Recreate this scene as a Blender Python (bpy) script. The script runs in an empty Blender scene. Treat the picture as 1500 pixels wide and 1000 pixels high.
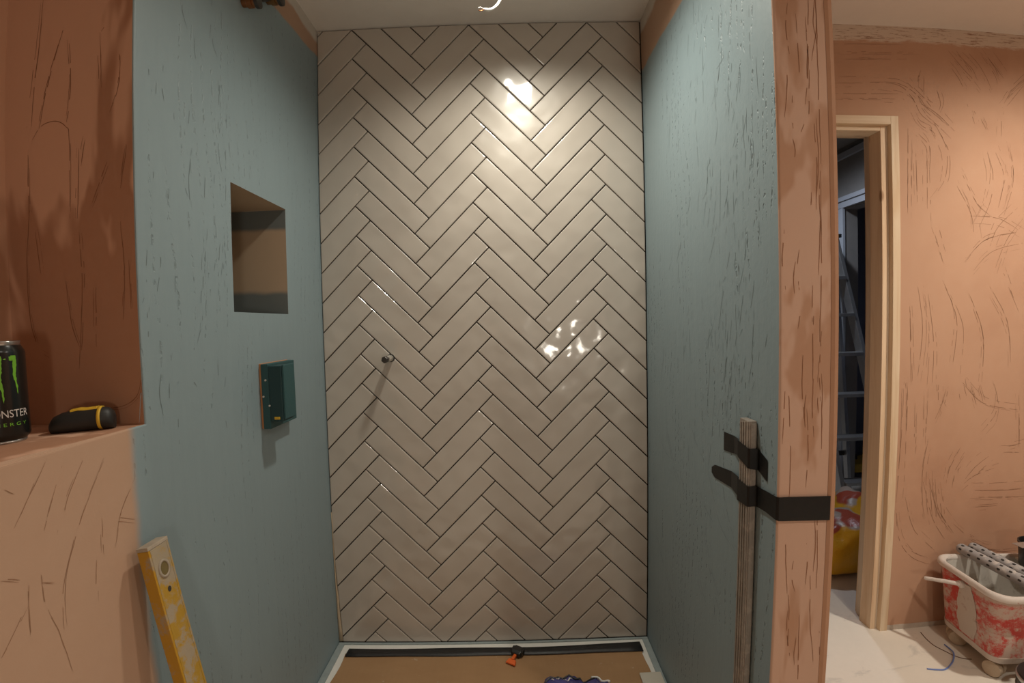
import bpy, bmesh, math, random
from mathutils import Vector, Matrix, noise

random.seed(11)
SC = bpy.context.scene
COL = SC.collection

# ---------------------------------------------------------------- camera (ultra-wide lens with mild barrel distortion)
cam_d = bpy.data.cameras.new('camera')
cam = bpy.data.objects.new('camera', cam_d)
COL.objects.link(cam)
SC.camera = cam
SC.render.engine = 'CYCLES'
cam_d.type = 'PANO'
cam_d.panorama_type = 'FISHEYE_LENS_POLYNOMIAL'
cam_d.sensor_width = 36.0
cam_d.lens = 14.7
cam_d.fisheye_fov = 3.1
cam_d.fisheye_polynomial_k0 = 0.0
cam_d.fisheye_polynomial_k1 = -0.06885228008960959
cam_d.fisheye_polynomial_k2 = 0.00035946600004919987
cam_d.fisheye_polynomial_k3 = 6.296611385864196e-05
cam_d.fisheye_polynomial_k4 = -1.5759660957231393e-06
_r = Vector((0.9996835508, 0.0008208210, -0.0251420855))
_d = Vector((-0.0250829020, -0.0433425069, -0.9987453505))
_f = Vector((-0.0019095121, 0.9990599348, -0.0433082026))
M = Matrix((_r, -_d, -_f)).transposed().to_4x4()
M.translation = (0.0, -1.52485, 1.21745)
cam.matrix_world = M
cam_d.clip_start = 0.02

# ---------------------------------------------------------------- world, exposure, lamps
w = bpy.data.worlds.new('world')
SC.world = w
w.use_nodes = True
w.node_tree.nodes['Background'].inputs[0].default_value = (0.012, 0.014, 0.018, 1)
vs = SC.view_settings
vs.view_transform = 'Standard'
vs.look = 'None'
vs.gamma = 1.0
vs.use_curve_mapping = False
vs.exposure = 0.0

CEIL = 2.303
FLOOR = -0.04

def lamp(name, loc, power, size_deg, blend, col, radius=0.035, tilt=(0, 0)):
    l = bpy.data.lights.new(name, 'SPOT')
    l.energy = power
    l.spot_size = math.radians(size_deg)
    l.spot_blend = blend
    l.color = col
    l.shadow_soft_size = radius
    o = bpy.data.objects.new(name, l)
    o.location = loc
    o.rotation_euler = (math.radians(tilt[0]), math.radians(tilt[1]), 0)
    COL.objects.link(o)
    return o

WARM = (1.0, 0.95, 0.82)
LAMPS = [  # x, y, power, cone, blend
    (0.05, -0.42, 45, 152, 1.0, WARM),
    (2.00, -0.75, 84, 170, 0.9, (1.0, 0.92, 0.79)),
    (1.15, -1.65, 44, 150, 0.8, (1.0, 0.92, 0.79)),  # added, unseen lamp: brightens the partition end without lifting the tiles
]
for i, (x, y, p, s, b, c) in enumerate(LAMPS):
    lamp('downlight_beam', (x, y, CEIL - 0.022), p, s, b, c, 0.045)
# site work light on a stand behind the camera, aimed at the shower
lamp('work_light_beam', (0.60, -2.88, 1.02), 20, 165, 0.6, (1.0, 0.92, 0.79), 0.10, (96, 0))
lamp('far_room_beam', (1.70, 1.05, 2.36), 34, 170, 0.8, (0.78, 0.86, 1.0), 0.05)

# ---------------------------------------------------------------- node helpers
def rgba(c):
    return (c[0], c[1], c[2], 1.0)

class NT:
    def __init__(s, name):
        s.m = bpy.data.materials.new(name)
        s.m.use_nodes = True
        s.t = s.m.node_tree
        s.b = s.t.nodes['Principled BSDF']
        tc = s.t.nodes.new('ShaderNodeTexCoord')
        s.obj = tc.outputs['Object']
    def n(s, kind, **kw):
        nd = s.t.nodes.new(kind)
        for k, v in kw.items():
            setattr(nd, k, v)
        return nd
    def link(s, a, b):
        s.t.links.new(a, b)
    def put(s, sock, v):
        if hasattr(v, 'is_output'):
            s.link(v, sock)
        elif isinstance(v, (tuple, list)):
            if sock.type == 'RGBA':
                sock.default_value = rgba(v)
            else:
                sock.default_value = v
        else:
            sock.default_value = v
    def map(s, scale=(1, 1, 1), loc=(0, 0, 0), rot=(0, 0, 0), src=None):
        m = s.n('ShaderNodeMapping')
        s.link(src or s.obj, m.inputs['Vector'])
        m.inputs['Scale'].default_value = scale
        m.inputs['Location'].default_value = loc
        m.inputs['Rotation'].default_value = rot
        return m.outputs[0]
    def noise(s, vec, scale, detail=2.0, rough=0.5, dist=0.0):
        q = s.n('ShaderNodeTexNoise')
        s.link(vec, q.inputs['Vector'])
        q.inputs['Scale'].default_value = scale
        q.inputs['Detail'].default_value = detail
        q.inputs['Roughness'].default_value = rough
        q.inputs['Distortion'].default_value = dist
        return q.outputs['Fac']
    def math(s, op, a, b=0.0, c=0.0):
        q = s.n('ShaderNodeMath', operation=op)
        s.put(q.inputs[0], a)
        s.put(q.inputs[1], b)
        s.put(q.inputs[2], c)
        return q.outputs[0]
    def rng(s, v, a, b, c=0.0, d=1.0, smooth=True):
        q = s.n('ShaderNodeMapRange')
        q.interpolation_type = 'SMOOTHSTEP' if smooth else 'LINEAR'
        s.put(q.inputs['Value'], v)
        q.inputs['From Min'].default_value = a
        q.inputs['From Max'].default_value = b
        q.inputs['To Min'].default_value = c
        q.inputs['To Max'].default_value = d
        return q.outputs[0]
    def mix(s, f, a, b):
        q = s.n('ShaderNodeMix', data_type='RGBA')
        s.put(q.inputs[0], f)
        s.put(q.inputs[6], a)
        s.put(q.inputs[7], b)
        return q.outputs[2]
    def xyz(s, src=None):
        q = s.n('ShaderNodeSeparateXYZ')
        s.link(src or s.obj, q.inputs[0])
        return q.outputs
    def broken(s, line, vec, mask, mscale):
        m = s.rng(s.noise(vec, mscale, 3.0, 0.6), mask, mask + 0.05)
        return s.math('MULTIPLY', line, m)
    def band(s, val, width):
        d = s.math('ABSOLUTE', s.math('SUBTRACT', s.math('FRACT', val), 0.5))
        return s.rng(d, 0.0, width, 1.0, 0.0)
    def arcs(s, vec, scale, k, width, mask, mscale=3.5):
        """broken concentric trowel arcs"""
        vo = s.n('ShaderNodeTexVoronoi')
        s.link(vec, vo.inputs['Vector'])
        vo.inputs['Scale'].default_value = scale
        v = s.math('ADD', s.math('MULTIPLY', vo.outputs['Distance'], k), s.math('MULTIPLY', s.noise(vec, 1.7, 2.0), 9.0))
        return s.broken(s.band(v, width), vec, mask, mscale)
    def streaks(s, coord, k, warp, width, mask, mscale=3.0, seed=0.0):
        """broken, nearly vertical trowel lines; coord = horizontal coordinate socket"""
        vec = s.map((1.2, 1.2, 0.55), (seed, seed, seed))
        v = s.math('ADD', s.math('MULTIPLY', coord, k), s.math('MULTIPLY', s.noise(vec, 2.6, 1.0, 0.4), warp))
        return s.broken(s.band(v, width), s.map((1, 1, 0.45), (seed, 0, 0)), mask, mscale)
    def bump(s, h, strength=0.3, dist=0.01, prev=None):
        q = s.n('ShaderNodeBump')
        q.inputs['Strength'].default_value = strength
        q.inputs['Distance'].default_value = dist
        s.link(h, q.inputs['Height'])
        if prev is not None:
            s.link(prev, q.inputs['Normal'])
        return q.outputs[0]
    def out(s, col=None, rough=None, metal=None, normal=None, spec=None, coat=None):
        b = s.b
        if col is not None:
            s.put(b.inputs['Base Color'], col)
        if rough is not None:
            s.put(b.inputs['Roughness'], rough)
        if metal is not None:
            s.put(b.inputs['Metallic'], metal)
        if normal is not None:
            s.link(normal, b.inputs['Normal'])
        if spec is not None:
            b.inputs['Specular IOR Level'].default_value = spec
        if coat is not None:
            b.inputs['Coat Weight'].default_value = coat
        return s.m

def simple(name, col, rough=0.5, metal=0.0, var=0.12, nscale=30.0, bump=0.1, bdist=0.002, spec=None):
    t = NT(name)
    n = t.noise(t.obj, nscale, 4.0, 0.6)
    c = t.mix(n, [v * (1 - var) for v in col], [min(1, v * (1 + var)) for v in col])
    return t.out(c, rough, metal, t.bump(n, bump, bdist), spec)

def plaster_nodes(t, aniso=(1, 1, 1), light=(0.455, 0.285, 0.190), dark=(0.36, 0.195, 0.115),
                  patch=(0.45, 0.75), pscale=2.2, arcs=0.0, streaks=0.0, k=14.0, warp=4.0, lscale=2.6, mask=0.5, seed=0.0):
    v = t.map(aniso, (seed, seed * 0.7, seed * 1.3))
    x, y, z = t.xyz()
    hc = t.math('ADD', x, y)
    p = t.rng(t.noise(v, pscale, 4.0, 0.6, 0.3), patch[0], patch[1])
    c = t.mix(p, light, dark)
    f = t.noise(t.obj, 22.0, 4.0, 0.65)
    c = t.mix(t.math('MULTIPLY', f, 0.25), c, (0.54, 0.38, 0.28))
    h = t.math('MULTIPLY', f, 0.35)
    if arcs or streaks:
        parts = []
        if arcs:
            a1 = t.arcs(v, lscale, k, 0.055, mask, 3.2)
            a2 = t.arcs(t.map(aniso, (seed + 5.3, seed + 2.2, seed + 8.1)), lscale * 0.7, k * 1.3, 0.05, mask + 0.03, 4.2)
            parts.append(t.math('MULTIPLY', t.math('MAXIMUM', a1, a2), arcs))
        if streaks:
            s1 = t.streaks(hc, k, warp, 0.028, mask, 3.4, seed)
            s2 = t.streaks(hc, k * 1.7, warp * 1.6, 0.036, mask + 0.05, 4.6, seed + 3.7)
            parts.append(t.math('MULTIPLY', t.math('MAXIMUM', s1, s2), streaks))
        ln = parts[0] if len(parts) == 1 else t.math('MAXIMUM', parts[0], parts[1])
        grit = t.math('MULTIPLY', ln, t.rng(t.noise(t.obj, 150.0, 2.0), 0.34, 0.56, 0.25, 1.0))
        c = t.mix(t.math('MULTIPLY', grit, 0.7), c, (0.19, 0.090, 0.048))
        h = t.math('SUBTRACT', h, t.math('MULTIPLY', grit, 0.9))
    return c, h

def mat_plaster(name, **kw):
    t = NT(name)
    c, h = plaster_nodes(t, **kw)
    return t.out(c, 0.85, 0, t.bump(h, 0.45, 0.003), 0.25)

def mat_paint(name, axis, bare_z, bare_noise, edge_y=None, slope=0.0, tex=1.0, base=((0.222, 0.292, 0.318), (0.265, 0.344, 0.372))):
    """blue-grey tanking paint, bare plaster above bare_z (plus beyond edge_y)"""
    t = NT(name)
    x, y, z = t.xyz()
    pc, ph = plaster_nodes(t, aniso=(1, 1, 0.5), patch=(0.5, 0.8), seed=3.0)
    vst = t.map((1, 1.0, 0.10))
    st = t.noise(vst, 55.0, 3.0, 0.6)
    s1 = t.streaks(y, 26.0, 5.0, 0.10, 0.50, 4.0, 1.3)
    s2 = t.streaks(y, 41.0, 8.0, 0.12, 0.52, 5.0, 6.1)
    pit = t.rng(t.noise(t.map((1, 1, 0.6)), 120.0, 2.0, 0.6), 0.50, 0.66)
    ln = t.math('MULTIPLY', t.math('MAXIMUM', s1, s2), pit)
    lump = t.noise(t.obj, 45.0, 3.0, 0.6)
    c = t.mix(t.math('ADD', t.math('MULTIPLY', st, 0.5), t.math('MULTIPLY', t.noise(t.obj, 2.5, 3.0), 0.5)), base[0], base[1])
    c = t.mix(t.math('MULTIPLY', ln, 0.55 * tex), c, (0.085, 0.105, 0.105))
    h = t.math('ADD', t.math('MULTIPLY', ln, -1.6 * tex), t.math('ADD', t.math('MULTIPLY', st, 0.30 * tex), t.math('MULTIPLY', lump, 0.40 * tex)))
    zz = t.math('ADD', t.math('ADD', z, t.math('MULTIPLY', y, slope)), t.math('MULTIPLY', t.math('SUBTRACT', t.noise(t.obj, 7.0, 2.0), 0.5), bare_noise))
    m = t.rng(zz, bare_z - 0.006, bare_z + 0.006)
    if edge_y is not None:
        yy = t.math('ADD', y, t.math('MULTIPLY', t.math('SUBTRACT', t.noise(t.obj, 9.0, 3.0), 0.5), 0.02))
        m2 = t.rng(yy, edge_y - 0.012, edge_y + 0.010, 1.0, 0.0)
        m = t.math('MAXIMUM', m, m2)
    # pale ceiling-paint lap above the bare plaster
    lap = t.rng(t.math('ADD', z, t.math('MULTIPLY', t.noise(t.obj, 9.0, 2.0), 0.06)), CEIL - 0.026, CEIL - 0.010)
    pc = t.mix(lap, pc, (0.62, 0.56, 0.49))
    col = t.mix(m, c, pc)
    hh = t.math('ADD', t.math('MULTIPLY', h, t.math('SUBTRACT', 1.0, m)), t.math('MULTIPLY', ph, m))
    r = t.rng(m, 0, 1, 0.46, 0.85, False)
    return t.out(col, r, 0, t.bump(hh, 0.5, 0.003), 0.4)

def mat_tile():
    t = NT('glazed_tile')
    oi = t.n('ShaderNodeObjectInfo')
    off = t.n('ShaderNodeCombineXYZ')
    t.link(t.math('MULTIPLY', oi.outputs['Random'], 37.0), off.inputs[0])
    t.link(t.math('MULTIPLY', oi.outputs['Random'], 91.0), off.inputs[2])
    add = t.n('ShaderNodeVectorMath', operation='ADD')
    t.link(t.obj, add.inputs[0])
    t.link(off.outputs[0], add.inputs[1])
    v = add.outputs[0]
    n1 = t.noise(v, 9.0, 2.0, 0.5)
    c = t.mix(oi.outputs['Random'], (0.480, 0.436, 0.380), (0.530, 0.485, 0.425))
    c = t.mix(t.math('MULTIPLY', n1, 0.5), c, (0.560, 0.505, 0.440))
    # dried adhesive smears here and there
    sm = t.rng(t.noise(t.map((1, 1, 1), (3, 1, 9)), 17.0, 4.0, 0.65, 1.2), 0.63, 0.72)
    big = t.rng(t.noise(v, 5.0, 1.0), 0.52, 0.66)
    sm = t.math('MULTIPLY', sm, big)
    c = t.mix(t.math('MULTIPLY', sm, 0.18), c, (0.66, 0.60, 0.53))
    wav = t.noise(v, 11.0, 1.0, 0.4)
    nb = t.bump(wav, 0.7, 0.009)
    nn = t.bump(t.noise(v, 60.0, 2.0), 0.08, 0.001, nb)
    t.b.inputs['Coat Roughness'].default_value = 0.08
    t.link(nn, t.b.inputs['Coat Normal'])
    return t.out(c, t.math('ADD', 0.36, t.math('MULTIPLY', sm, 0.2)), 0, nn, 0.5, 0.7)

def mat_wood(name, base=(0.74, 0.600, 0.430), deep=(0.64, 0.465, 0.295), axis='z'):
    t = NT(name)
    sc = {'z': (9, 9, 0.55), 'x': (0.55, 9, 9), 'y': (9, 0.55, 9)}[axis]
    v = t.map(sc)
    g = t.noise(v, 3.2, 4.0, 0.6, 0.7)
    c = t.mix(t.rng(g, 0.35, 0.65), base, deep)
    vo = t.n('ShaderNodeTexVoronoi')
    ks = {'z': (5, 5, 1.6), 'x': (1.6, 5, 5), 'y': (5, 1.6, 5)}[axis]
    t.link(t.map(ks, (0.3, 0.9, 0.1)), vo.inputs['Vector'])
    vo.inputs['Scale'].default_value = 2.2
    kn = t.rng(vo.outputs['Distance'], 0.05, 0.11, 1.0, 0.0)
    c = t.mix(t.math('MULTIPLY', kn, 0.7), c, (0.24, 0.11, 0.045))
    return t.out(c, 0.6, 0, t.bump(g, 0.15, 0.002), 0.3)

def mat_splat(name, base, dirt, lo, hi, scale=9.0, rough=0.55, spec=0.4, fine=45.0):
    t = NT(name)
    a = t.noise(t.obj, scale, 5.0, 0.68, 0.6)
    b = t.noise(t.map((1, 1, 1), (7, 3, 1)), fine, 5.0, 0.75)
    s = t.math('ADD', a, t.math('MULTIPLY', t.math('SUBTRACT', b, 0.5), 0.7))
    f = t.rng(s, lo, hi)
    c = t.mix(f, base, dirt)
    return t.out(c, t.rng(f, 0, 1, rough, 0.9, False), 0, t.bump(s, 0.35, 0.002), spec)

MT = {}
MT['plaster_reveal'] = mat_plaster('plaster_reveal', aniso=(1.0, 1.0, 0.33), light=(0.68, 0.410, 0.280), dark=(0.41, 0.205, 0.118),
                                   patch=(0.47, 0.52), pscale=4.0, seed=0.4)
MT['plaster_post'] = mat_plaster('plaster_post', aniso=(1.0, 1.0, 0.28), light=(0.545, 0.345, 0.250), dark=(0.43, 0.235, 0.145),
                                 patch=(0.56, 0.61), pscale=7.0, seed=2.1)
MT['plaster_bead'] = mat_plaster('plaster_bead', aniso=(1, 1, 0.3), light=(0.42, 0.225, 0.13), dark=(0.34, 0.165, 0.09), seed=6.0)
MT['paint_left'] = mat_paint('paint_left', 'x', 2.205, 0.03, -0.803, -0.07, 0.6)
MT['paint_right'] = mat_paint('paint_right', 'x', 2.118, 0.035, None, -0.06, 1.0)
MT['tile'] = mat_tile()
MT['adhesive'] = simple('tile_adhesive', (0.024, 0.015, 0.009), 0.9, 0, 0.3, 60, 0.4, 0.002)
MT['bead'] = simple('adhesive_bead', (0.50, 0.40, 0.28), 0.85, 0, 0.2, 40, 0.4, 0.003)
MT['ceiling'] = simple('ceiling_paint', (0.78, 0.73, 0.67), 0.85, 0, 0.05, 14, 0.08, 0.002, 0.25)
MT['pine'] = mat_wood('pine', axis='z')
MT['pine_x'] = mat_wood('pine_across', axis='x')
MT['pine_stop'] = mat_wood('pine_stop', (0.76, 0.58, 0.40), (0.66, 0.46, 0.29), 'z')
MT['pine_pale'] = mat_wood('pine_pale', (0.68, 0.57, 0.44), (0.57, 0.45, 0.33), 'z')
MT['white_tray'] = simple('white_acrylic', (0.78, 0.76, 0.71), 0.35, 0, 0.06, 40, 0.05)
MT['band'] = simple('sealing_band', (0.30, 0.345, 0.345), 0.6, 0, 0.2, 50, 0.4, 0.003)
MT['white_plastic'] = simple('white_plastic', (0.80, 0.79, 0.75), 0.4, 0, 0.03)
MT['black_plastic'] = simple('black_plastic', (0.022, 0.021, 0.020), 0.35, 0, 0.3)
MT['black_tape'] = simple('black_tape', (0.0095, 0.0092, 0.009), 0.40, 0, 0.3, 90, 0.25, 0.001, 0.3)
MT['floor_tape'] = mat_splat('floor_tape', (0.022, 0.020, 0.020), (0.45, 0.43, 0.40), 0.78, 0.86, 30, 0.45)
MT['chrome'] = simple('dull_chrome', (0.58, 0.55, 0.50), 0.32, 0.6, 0.15)
MT['brass'] = simple('brass_fitting', (0.36, 0.19, 0.085), 0.35, 1.0, 0.25)
MT['copper'] = simple('copper_fitting', (0.40, 0.17, 0.08), 0.35, 1.0, 0.2)
MT['dark_metal'] = simple('dark_metal', (0.09, 0.085, 0.08), 0.4, 0.8, 0.2)
MT['alu'] = simple('aluminium', (0.55, 0.55, 0.55), 0.4, 0.9, 0.15)
MT['teal'] = mat_splat('teal_plastic', (0.030, 0.085, 0.090), (0.36, 0.38, 0.36), 0.72, 0.80, 14)
MT['teal_dark'] = mat_splat('teal_dark_plastic', (0.018, 0.050, 0.054), (0.33, 0.33, 0.31), 0.72, 0.80, 14)
MT['orange_edge'] = simple('orange_gasket', (0.50, 0.22, 0.09), 0.7, 0, 0.2)
MT['orange'] = simple('orange_plastic', (0.72, 0.13, 0.025), 0.35, 0, 0.1)
MT['yellow_rub'] = simple('yellow_rubber', (0.65, 0.40, 0.03), 0.5, 0, 0.15)
MT['black_rub'] = mat_splat('black_rubber', (0.020, 0.019, 0.017), (0.13, 0.12, 0.11), 0.66, 0.76, 24, 0.5)
MT['level_yellow'] = mat_splat('level_yellow', (0.44, 0.235, 0.020), (0.34, 0.265, 0.175), 0.52, 0.68, 16, 0.45)
MT['level_dirty'] = mat_splat('level_dirty', (0.40, 0.235, 0.03), (0.34, 0.275, 0.19), 0.40, 0.56, 14, 0.5)
MT['level_end'] = simple('level_end_cap', (0.36, 0.30, 0.23), 0.8, 0, 0.3, 50, 0.4)
MT['vial'] = simple('vial_glass', (0.16, 0.12, 0.05), 0.15, 0, 0.2)
MT['red_tub'] = mat_splat('red_plastic', (0.50, 0.055, 0.042), (0.52, 0.40, 0.335), 0.42, 0.62, 8, 0.45)
MT['tub_in'] = mat_splat('grout_lined', (0.60, 0.57, 0.52), (0.42, 0.39, 0.35), 0.5, 0.75, 9, 0.6)
MT['rim'] = mat_splat('grouted_rim', (0.64, 0.58, 0.53), (0.50, 0.25, 0.22), 0.62, 0.74, 22, 0.6)
MT['grey_grout'] = mat_splat('grout_grey', (0.54, 0.47, 0.41), (0.42, 0.30, 0.25), 0.55, 0.75, 12, 0.7)
MT['castor'] = simple('beige_castor', (0.46, 0.36, 0.255), 0.6, 0, 0.2, 35, 0.2)
MT['roller'] = mat_splat('grey_roller', (0.34, 0.335, 0.34), (0.54, 0.50, 0.46), 0.50, 0.70, 18, 0.55)
MT['hole'] = simple('black_hole', (0.035, 0.032, 0.03), 0.8)
MT['wire_blue'] = simple('blue_wire', (0.16, 0.24, 0.55), 0.4)
MT['wire_brown'] = simple('brown_wire', (0.16, 0.075, 0.04), 0.5)
MT['offcut'] = simple('pale_tile', (0.58, 0.54, 0.46), 0.3, 0, 0.05)
MT['trim_pale'] = simple('bare_board', (0.50, 0.43, 0.36), 0.85, 0, 0.25, 30)
MT['dark_blue'] = simple('dark_blue_wall', (0.20, 0.215, 0.28), 0.7, 0, 0.15, 6)
MT['grey_wall'] = simple('grey_wall', (0.25, 0.235, 0.22), 0.9, 0, 0.25, 5, 0.2)
MT['casing'] = simple('white_casing', (0.42, 0.44, 0.48), 0.5, 0, 0.05)
MT['green_mark'] = simple('green_print', (0.16, 0.42, 0.03), 0.35, 0, 0.2)
MT['white_print'] = simple('white_print', (0.62, 0.58, 0.55), 0.4, 0, 0.05)
MT['can_black'] = simple('can_black', (0.010, 0.011, 0.010), 0.22, 0, 0.2)
MT['can_alu'] = simple('can_aluminium', (0.50, 0.48, 0.46), 0.3, 0.9, 0.1)
MT['bag_purple'] = simple('purple_plastic', (0.060, 0.055, 0.19), 0.22, 0, 0.35, 18, 0.5, 0.004)

def m_floor():
    t = NT('dusty_board')
    a = t.noise(t.obj, 3.0, 5.0, 0.6)
    b = t.noise(t.obj, 40.0, 4.0, 0.7)
    c = t.mix(a, (0.74, 0.67, 0.58), (0.82, 0.76, 0.67))
    sm = t.rng(t.noise(t.map((0.8, 2.5, 1), (2, 5, 0), (0, 0, 0.5)), 5.0, 5.0, 0.7, 0.6), 0.58, 0.72)
    c = t.mix(t.math('MULTIPLY', sm, 0.45), c, (0.42, 0.40, 0.37))
    c = t.mix(t.math('MULTIPLY', b, 0.2), c, (0.55, 0.49, 0.42))
    return t.out(c, 0.85, 0, t.bump(b, 0.15, 0.002), 0.25)
MT['floor'] = m_floor()

def m_card():
    t = NT('brown_card')
    a = t.noise(t.map((1, 3, 1)), 6.0, 4.0, 0.6)
    b = t.noise(t.map((1, 0.12, 1)), 90.0, 2.0, 0.5)
    c = t.mix(a, (0.33, 0.185, 0.088), (0.44, 0.265, 0.135))
    c = t.mix(t.math('MULTIPLY', b, 0.25), c, (0.28, 0.15, 0.07))
    sp = t.rng(t.noise(t.obj, 30.0, 3.0, 0.6), 0.68, 0.74)
    c = t.mix(t.math('MULTIPLY', sp, 0.5), c, (0.55, 0.46, 0.36))
    return t.out(c, 0.6, 0, t.bump(a, 0.1, 0.002), 0.3)
MT['card'] = m_card()

def m_niche():
    t = NT('niche_lining')
    x, y, z = t.xyz()
    c, h = plaster_nodes(t, light=(0.46, 0.35, 0.24), dark=(0.40, 0.29, 0.19), seed=2.0)
    nz = t.math('ADD', z, t.math('MULTIPLY', t.math('SUBTRACT', t.noise(t.obj, 14.0, 2.0), 0.5), 0.014))
    hi = t.math('MULTIPLY', t.rng(nz, 1.517, 1.535), t.rng(z, 1.5848, 1.5852, 1.0, 0.0))
    lo = t.rng(nz, 1.322, 1.342, 1.0, 0.0)
    c = t.mix(t.math('MAXIMUM', hi, lo), c, (0.155, 0.175, 0.172))
    return t.out(c, 0.8, 0, t.bump(h, 0.2, 0.002), 0.25)
MT['niche'] = m_niche()

def m_rear():
    """pink plaster with a pale unfinished strip under the ceiling"""
    t = NT('plaster_rear_top')
    x, y, z = t.xyz()
    c, h = plaster_nodes(t, light=(0.53, 0.315, 0.205), dark=(0.43, 0.230, 0.140), patch=(0.40, 0.78),
                         pscale=1.6, seed=1.7)
    zz = t.math('ADD', z, t.math('MULTIPLY', t.math('SUBTRACT', t.noise(t.map((1, 1, 4)), 12.0, 5.0, 0.7), 0.5), 0.05))
    top = t.rng(zz, 2.238, 2.252)
    gr = t.rng(t.noise(t.map((0.5, 1, 5)), 26.0, 5.0, 0.75), 0.52, 0.62)
    pc = t.mix(gr, (0.66, 0.54, 0.44), (0.36, 0.22, 0.145))
    c = t.mix(top, c, pc)
    return t.out(c, 0.85, 0, t.bump(h, 0.45, 0.003), 0.25)
MT['plaster_rear'] = m_rear()

def m_sack():
    t = NT('printed_sack')
    x, y, z = t.xyz()
    zz = t.math('ADD', z, t.math('ADD', t.math('MULTIPLY', x, -0.40), t.math('MULTIPLY', t.noise(t.obj, 6.0, 2.0), 0.05)))
    up = t.rng(zz, 0.277, 0.285)
    red = t.rng(t.noise(t.map((1, 1, 1), (2, 0, 4)), 9.0, 1.0, 0.4), 0.50, 0.54)
    c2 = t.mix(red, (0.46, 0.36, 0.29), (0.42, 0.07, 0.03))
    c = t.mix(up, (0.74, 0.38, 0.012), c2)
    n = t.noise(t.obj, 24.0, 3.0, 0.6, 0.8)
    return t.out(c, 0.35, 0, t.bump(n, 0.5, 0.006), 0.5)
MT['sack'] = m_sack()

def m_alu_strip():
    t = NT('weathered_aluminium')
    v = t.map((9, 9, 0.25))
    g = t.noise(v, 22.0, 3.0, 0.6)
    d = t.rng(t.noise(t.obj, 40.0, 5.0, 0.7), 0.45, 0.65)
    c = t.mix(g, (0.19, 0.165, 0.14), (0.40, 0.355, 0.31))
    c = t.mix(t.math('MULTIPLY', d, 0.6), c, (0.46, 0.39, 0.33))
    return t.out(c, 0.55, 0.25, t.bump(g, 0.4, 0.002), 0.4)
MT['alu_strip'] = m_alu_strip()

# ---------------------------------------------------------------- mesh helpers
def make(name, verts, faces, mats, parent=None, smooth=False, fm=None):
    me = bpy.data.meshes.new(name)
    me.from_pydata([tuple(v) for v in verts], [], faces)
    if not isinstance(mats, (list, tuple)):
        mats = [mats]
    for m in mats:
        me.materials.append(MT[m] if isinstance(m, str) else m)
    if fm:
        for p, i in zip(me.polygons, fm):
            p.material_index = i
    bm = bmesh.new()
    bm.from_mesh(me)
    bmesh.ops.recalc_face_normals(bm, faces=bm.faces)
    bm.to_mesh(me)
    bm.free()
    if smooth:
        for p in me.polygons:
            p.use_smooth = True
    o = bpy.data.objects.new(name, me)
    COL.objects.link(o)
    if parent:
        o.parent = parent
    return o

class MB:
    def __init__(s):
        s.v = []
        s.f = []
    def add(s, v, f):
        b = len(s.v)
        s.v += [Vector(p) for p in v]
        s.f += [[b + i for i in q] for q in f]
    def box(s, x0, x1, y0, y1, z0, z1):
        s.add([(x0, y0, z0), (x1, y0, z0), (x1, y1, z0), (x0, y1, z0), (x0, y0, z1), (x1, y0, z1), (x1, y1, z1), (x0, y1, z1)],
              [(0, 3, 2, 1), (4, 5, 6, 7), (0, 1, 5, 4), (1, 2, 6, 5), (2, 3, 7, 6), (3, 0, 4, 7)])
    def loft(s, rings, cap0=True, cap1=True):
        n = len(rings[0])
        v = [p for r in rings for p in r]
        f = []
        for i in range(len(rings) - 1):
            for j in range(n):
                k = (j + 1) % n
                f.append((i * n + j, i * n + k, (i + 1) * n + k, (i + 1) * n + j))
        if cap0:
            f.append(tuple(range(n))[::-1])
        if cap1:
            f.append(tuple((len(rings) - 1) * n + j for j in range(n)))
        s.add(v, f)
    def tube(s, pts, r, n=10, caps=True):
        pts = [Vector(p) for p in pts]
        rs = r if isinstance(r, (list, tuple)) else [r] * len(pts)
        rings = []
        up = None
        for i, p in enumerate(pts):
            d = (pts[min(i + 1, len(pts) - 1)] - pts[max(i - 1, 0)]).normalized()
            if up is None:
                up = d.orthogonal().normalized()
            up = (up - d * up.dot(d)).normalized()
            sd = d.cross(up)
            rings.append([p + (up * math.cos(a) + sd * math.sin(a)) * rs[i] for a in [2 * math.pi * j / n for j in range(n)]])
        s.loft(rings, caps, caps)
    def lathe(s, prof, n=24, c=(0, 0)):
        rings = [[Vector((c[0] + r * math.cos(2 * math.pi * j / n), c[1] + r * math.sin(2 * math.pi * j / n), z)) for j in range(n)] for r, z in prof]
        s.loft(rings)
    def xf(s, m):
        s.v = [m @ p for p in s.v]
        return s
    def build(s, name, mat, parent=None, smooth=False, bevel=0.0, seg=2):
        o = make(name, s.v, s.f, mat, parent, smooth)
        if bevel:
            bm = bmesh.new()
            bm.from_mesh(o.data)
            bmesh.ops.bevel(bm, geom=[e for e in bm.edges if e.is_manifold and e.calc_face_angle(0) > 0.6], offset=bevel, segments=seg, affect='EDGES', profile=0.6)
            bm.to_mesh(o.data)
            bm.free()
        return o

def smooth_angle(o, ang=40):
    bm = bmesh.new()
    bm.from_mesh(o.data)
    for f in bm.faces:
        f.smooth = True
    for e in bm.edges:
        e.smooth = not (e.is_manifold and e.calc_face_angle(0) > math.radians(ang))
    bm.to_mesh(o.data)
    bm.free()
    return o

def box(name, x0, x1, y0, y1, z0, z1, mat, parent=None, bevel=0.0, seg=2):
    b = MB()
    b.box(x0, x1, y0, y1, z0, z1)
    return b.build(name, mat, parent, False, bevel, seg)

def struct(o):
    o['kind'] = 'structure'
    return o

def tag(o, label, cat, group=None):
    o['label'] = label
    o['category'] = cat
    if group:
        o['group'] = group
    return o

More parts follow.
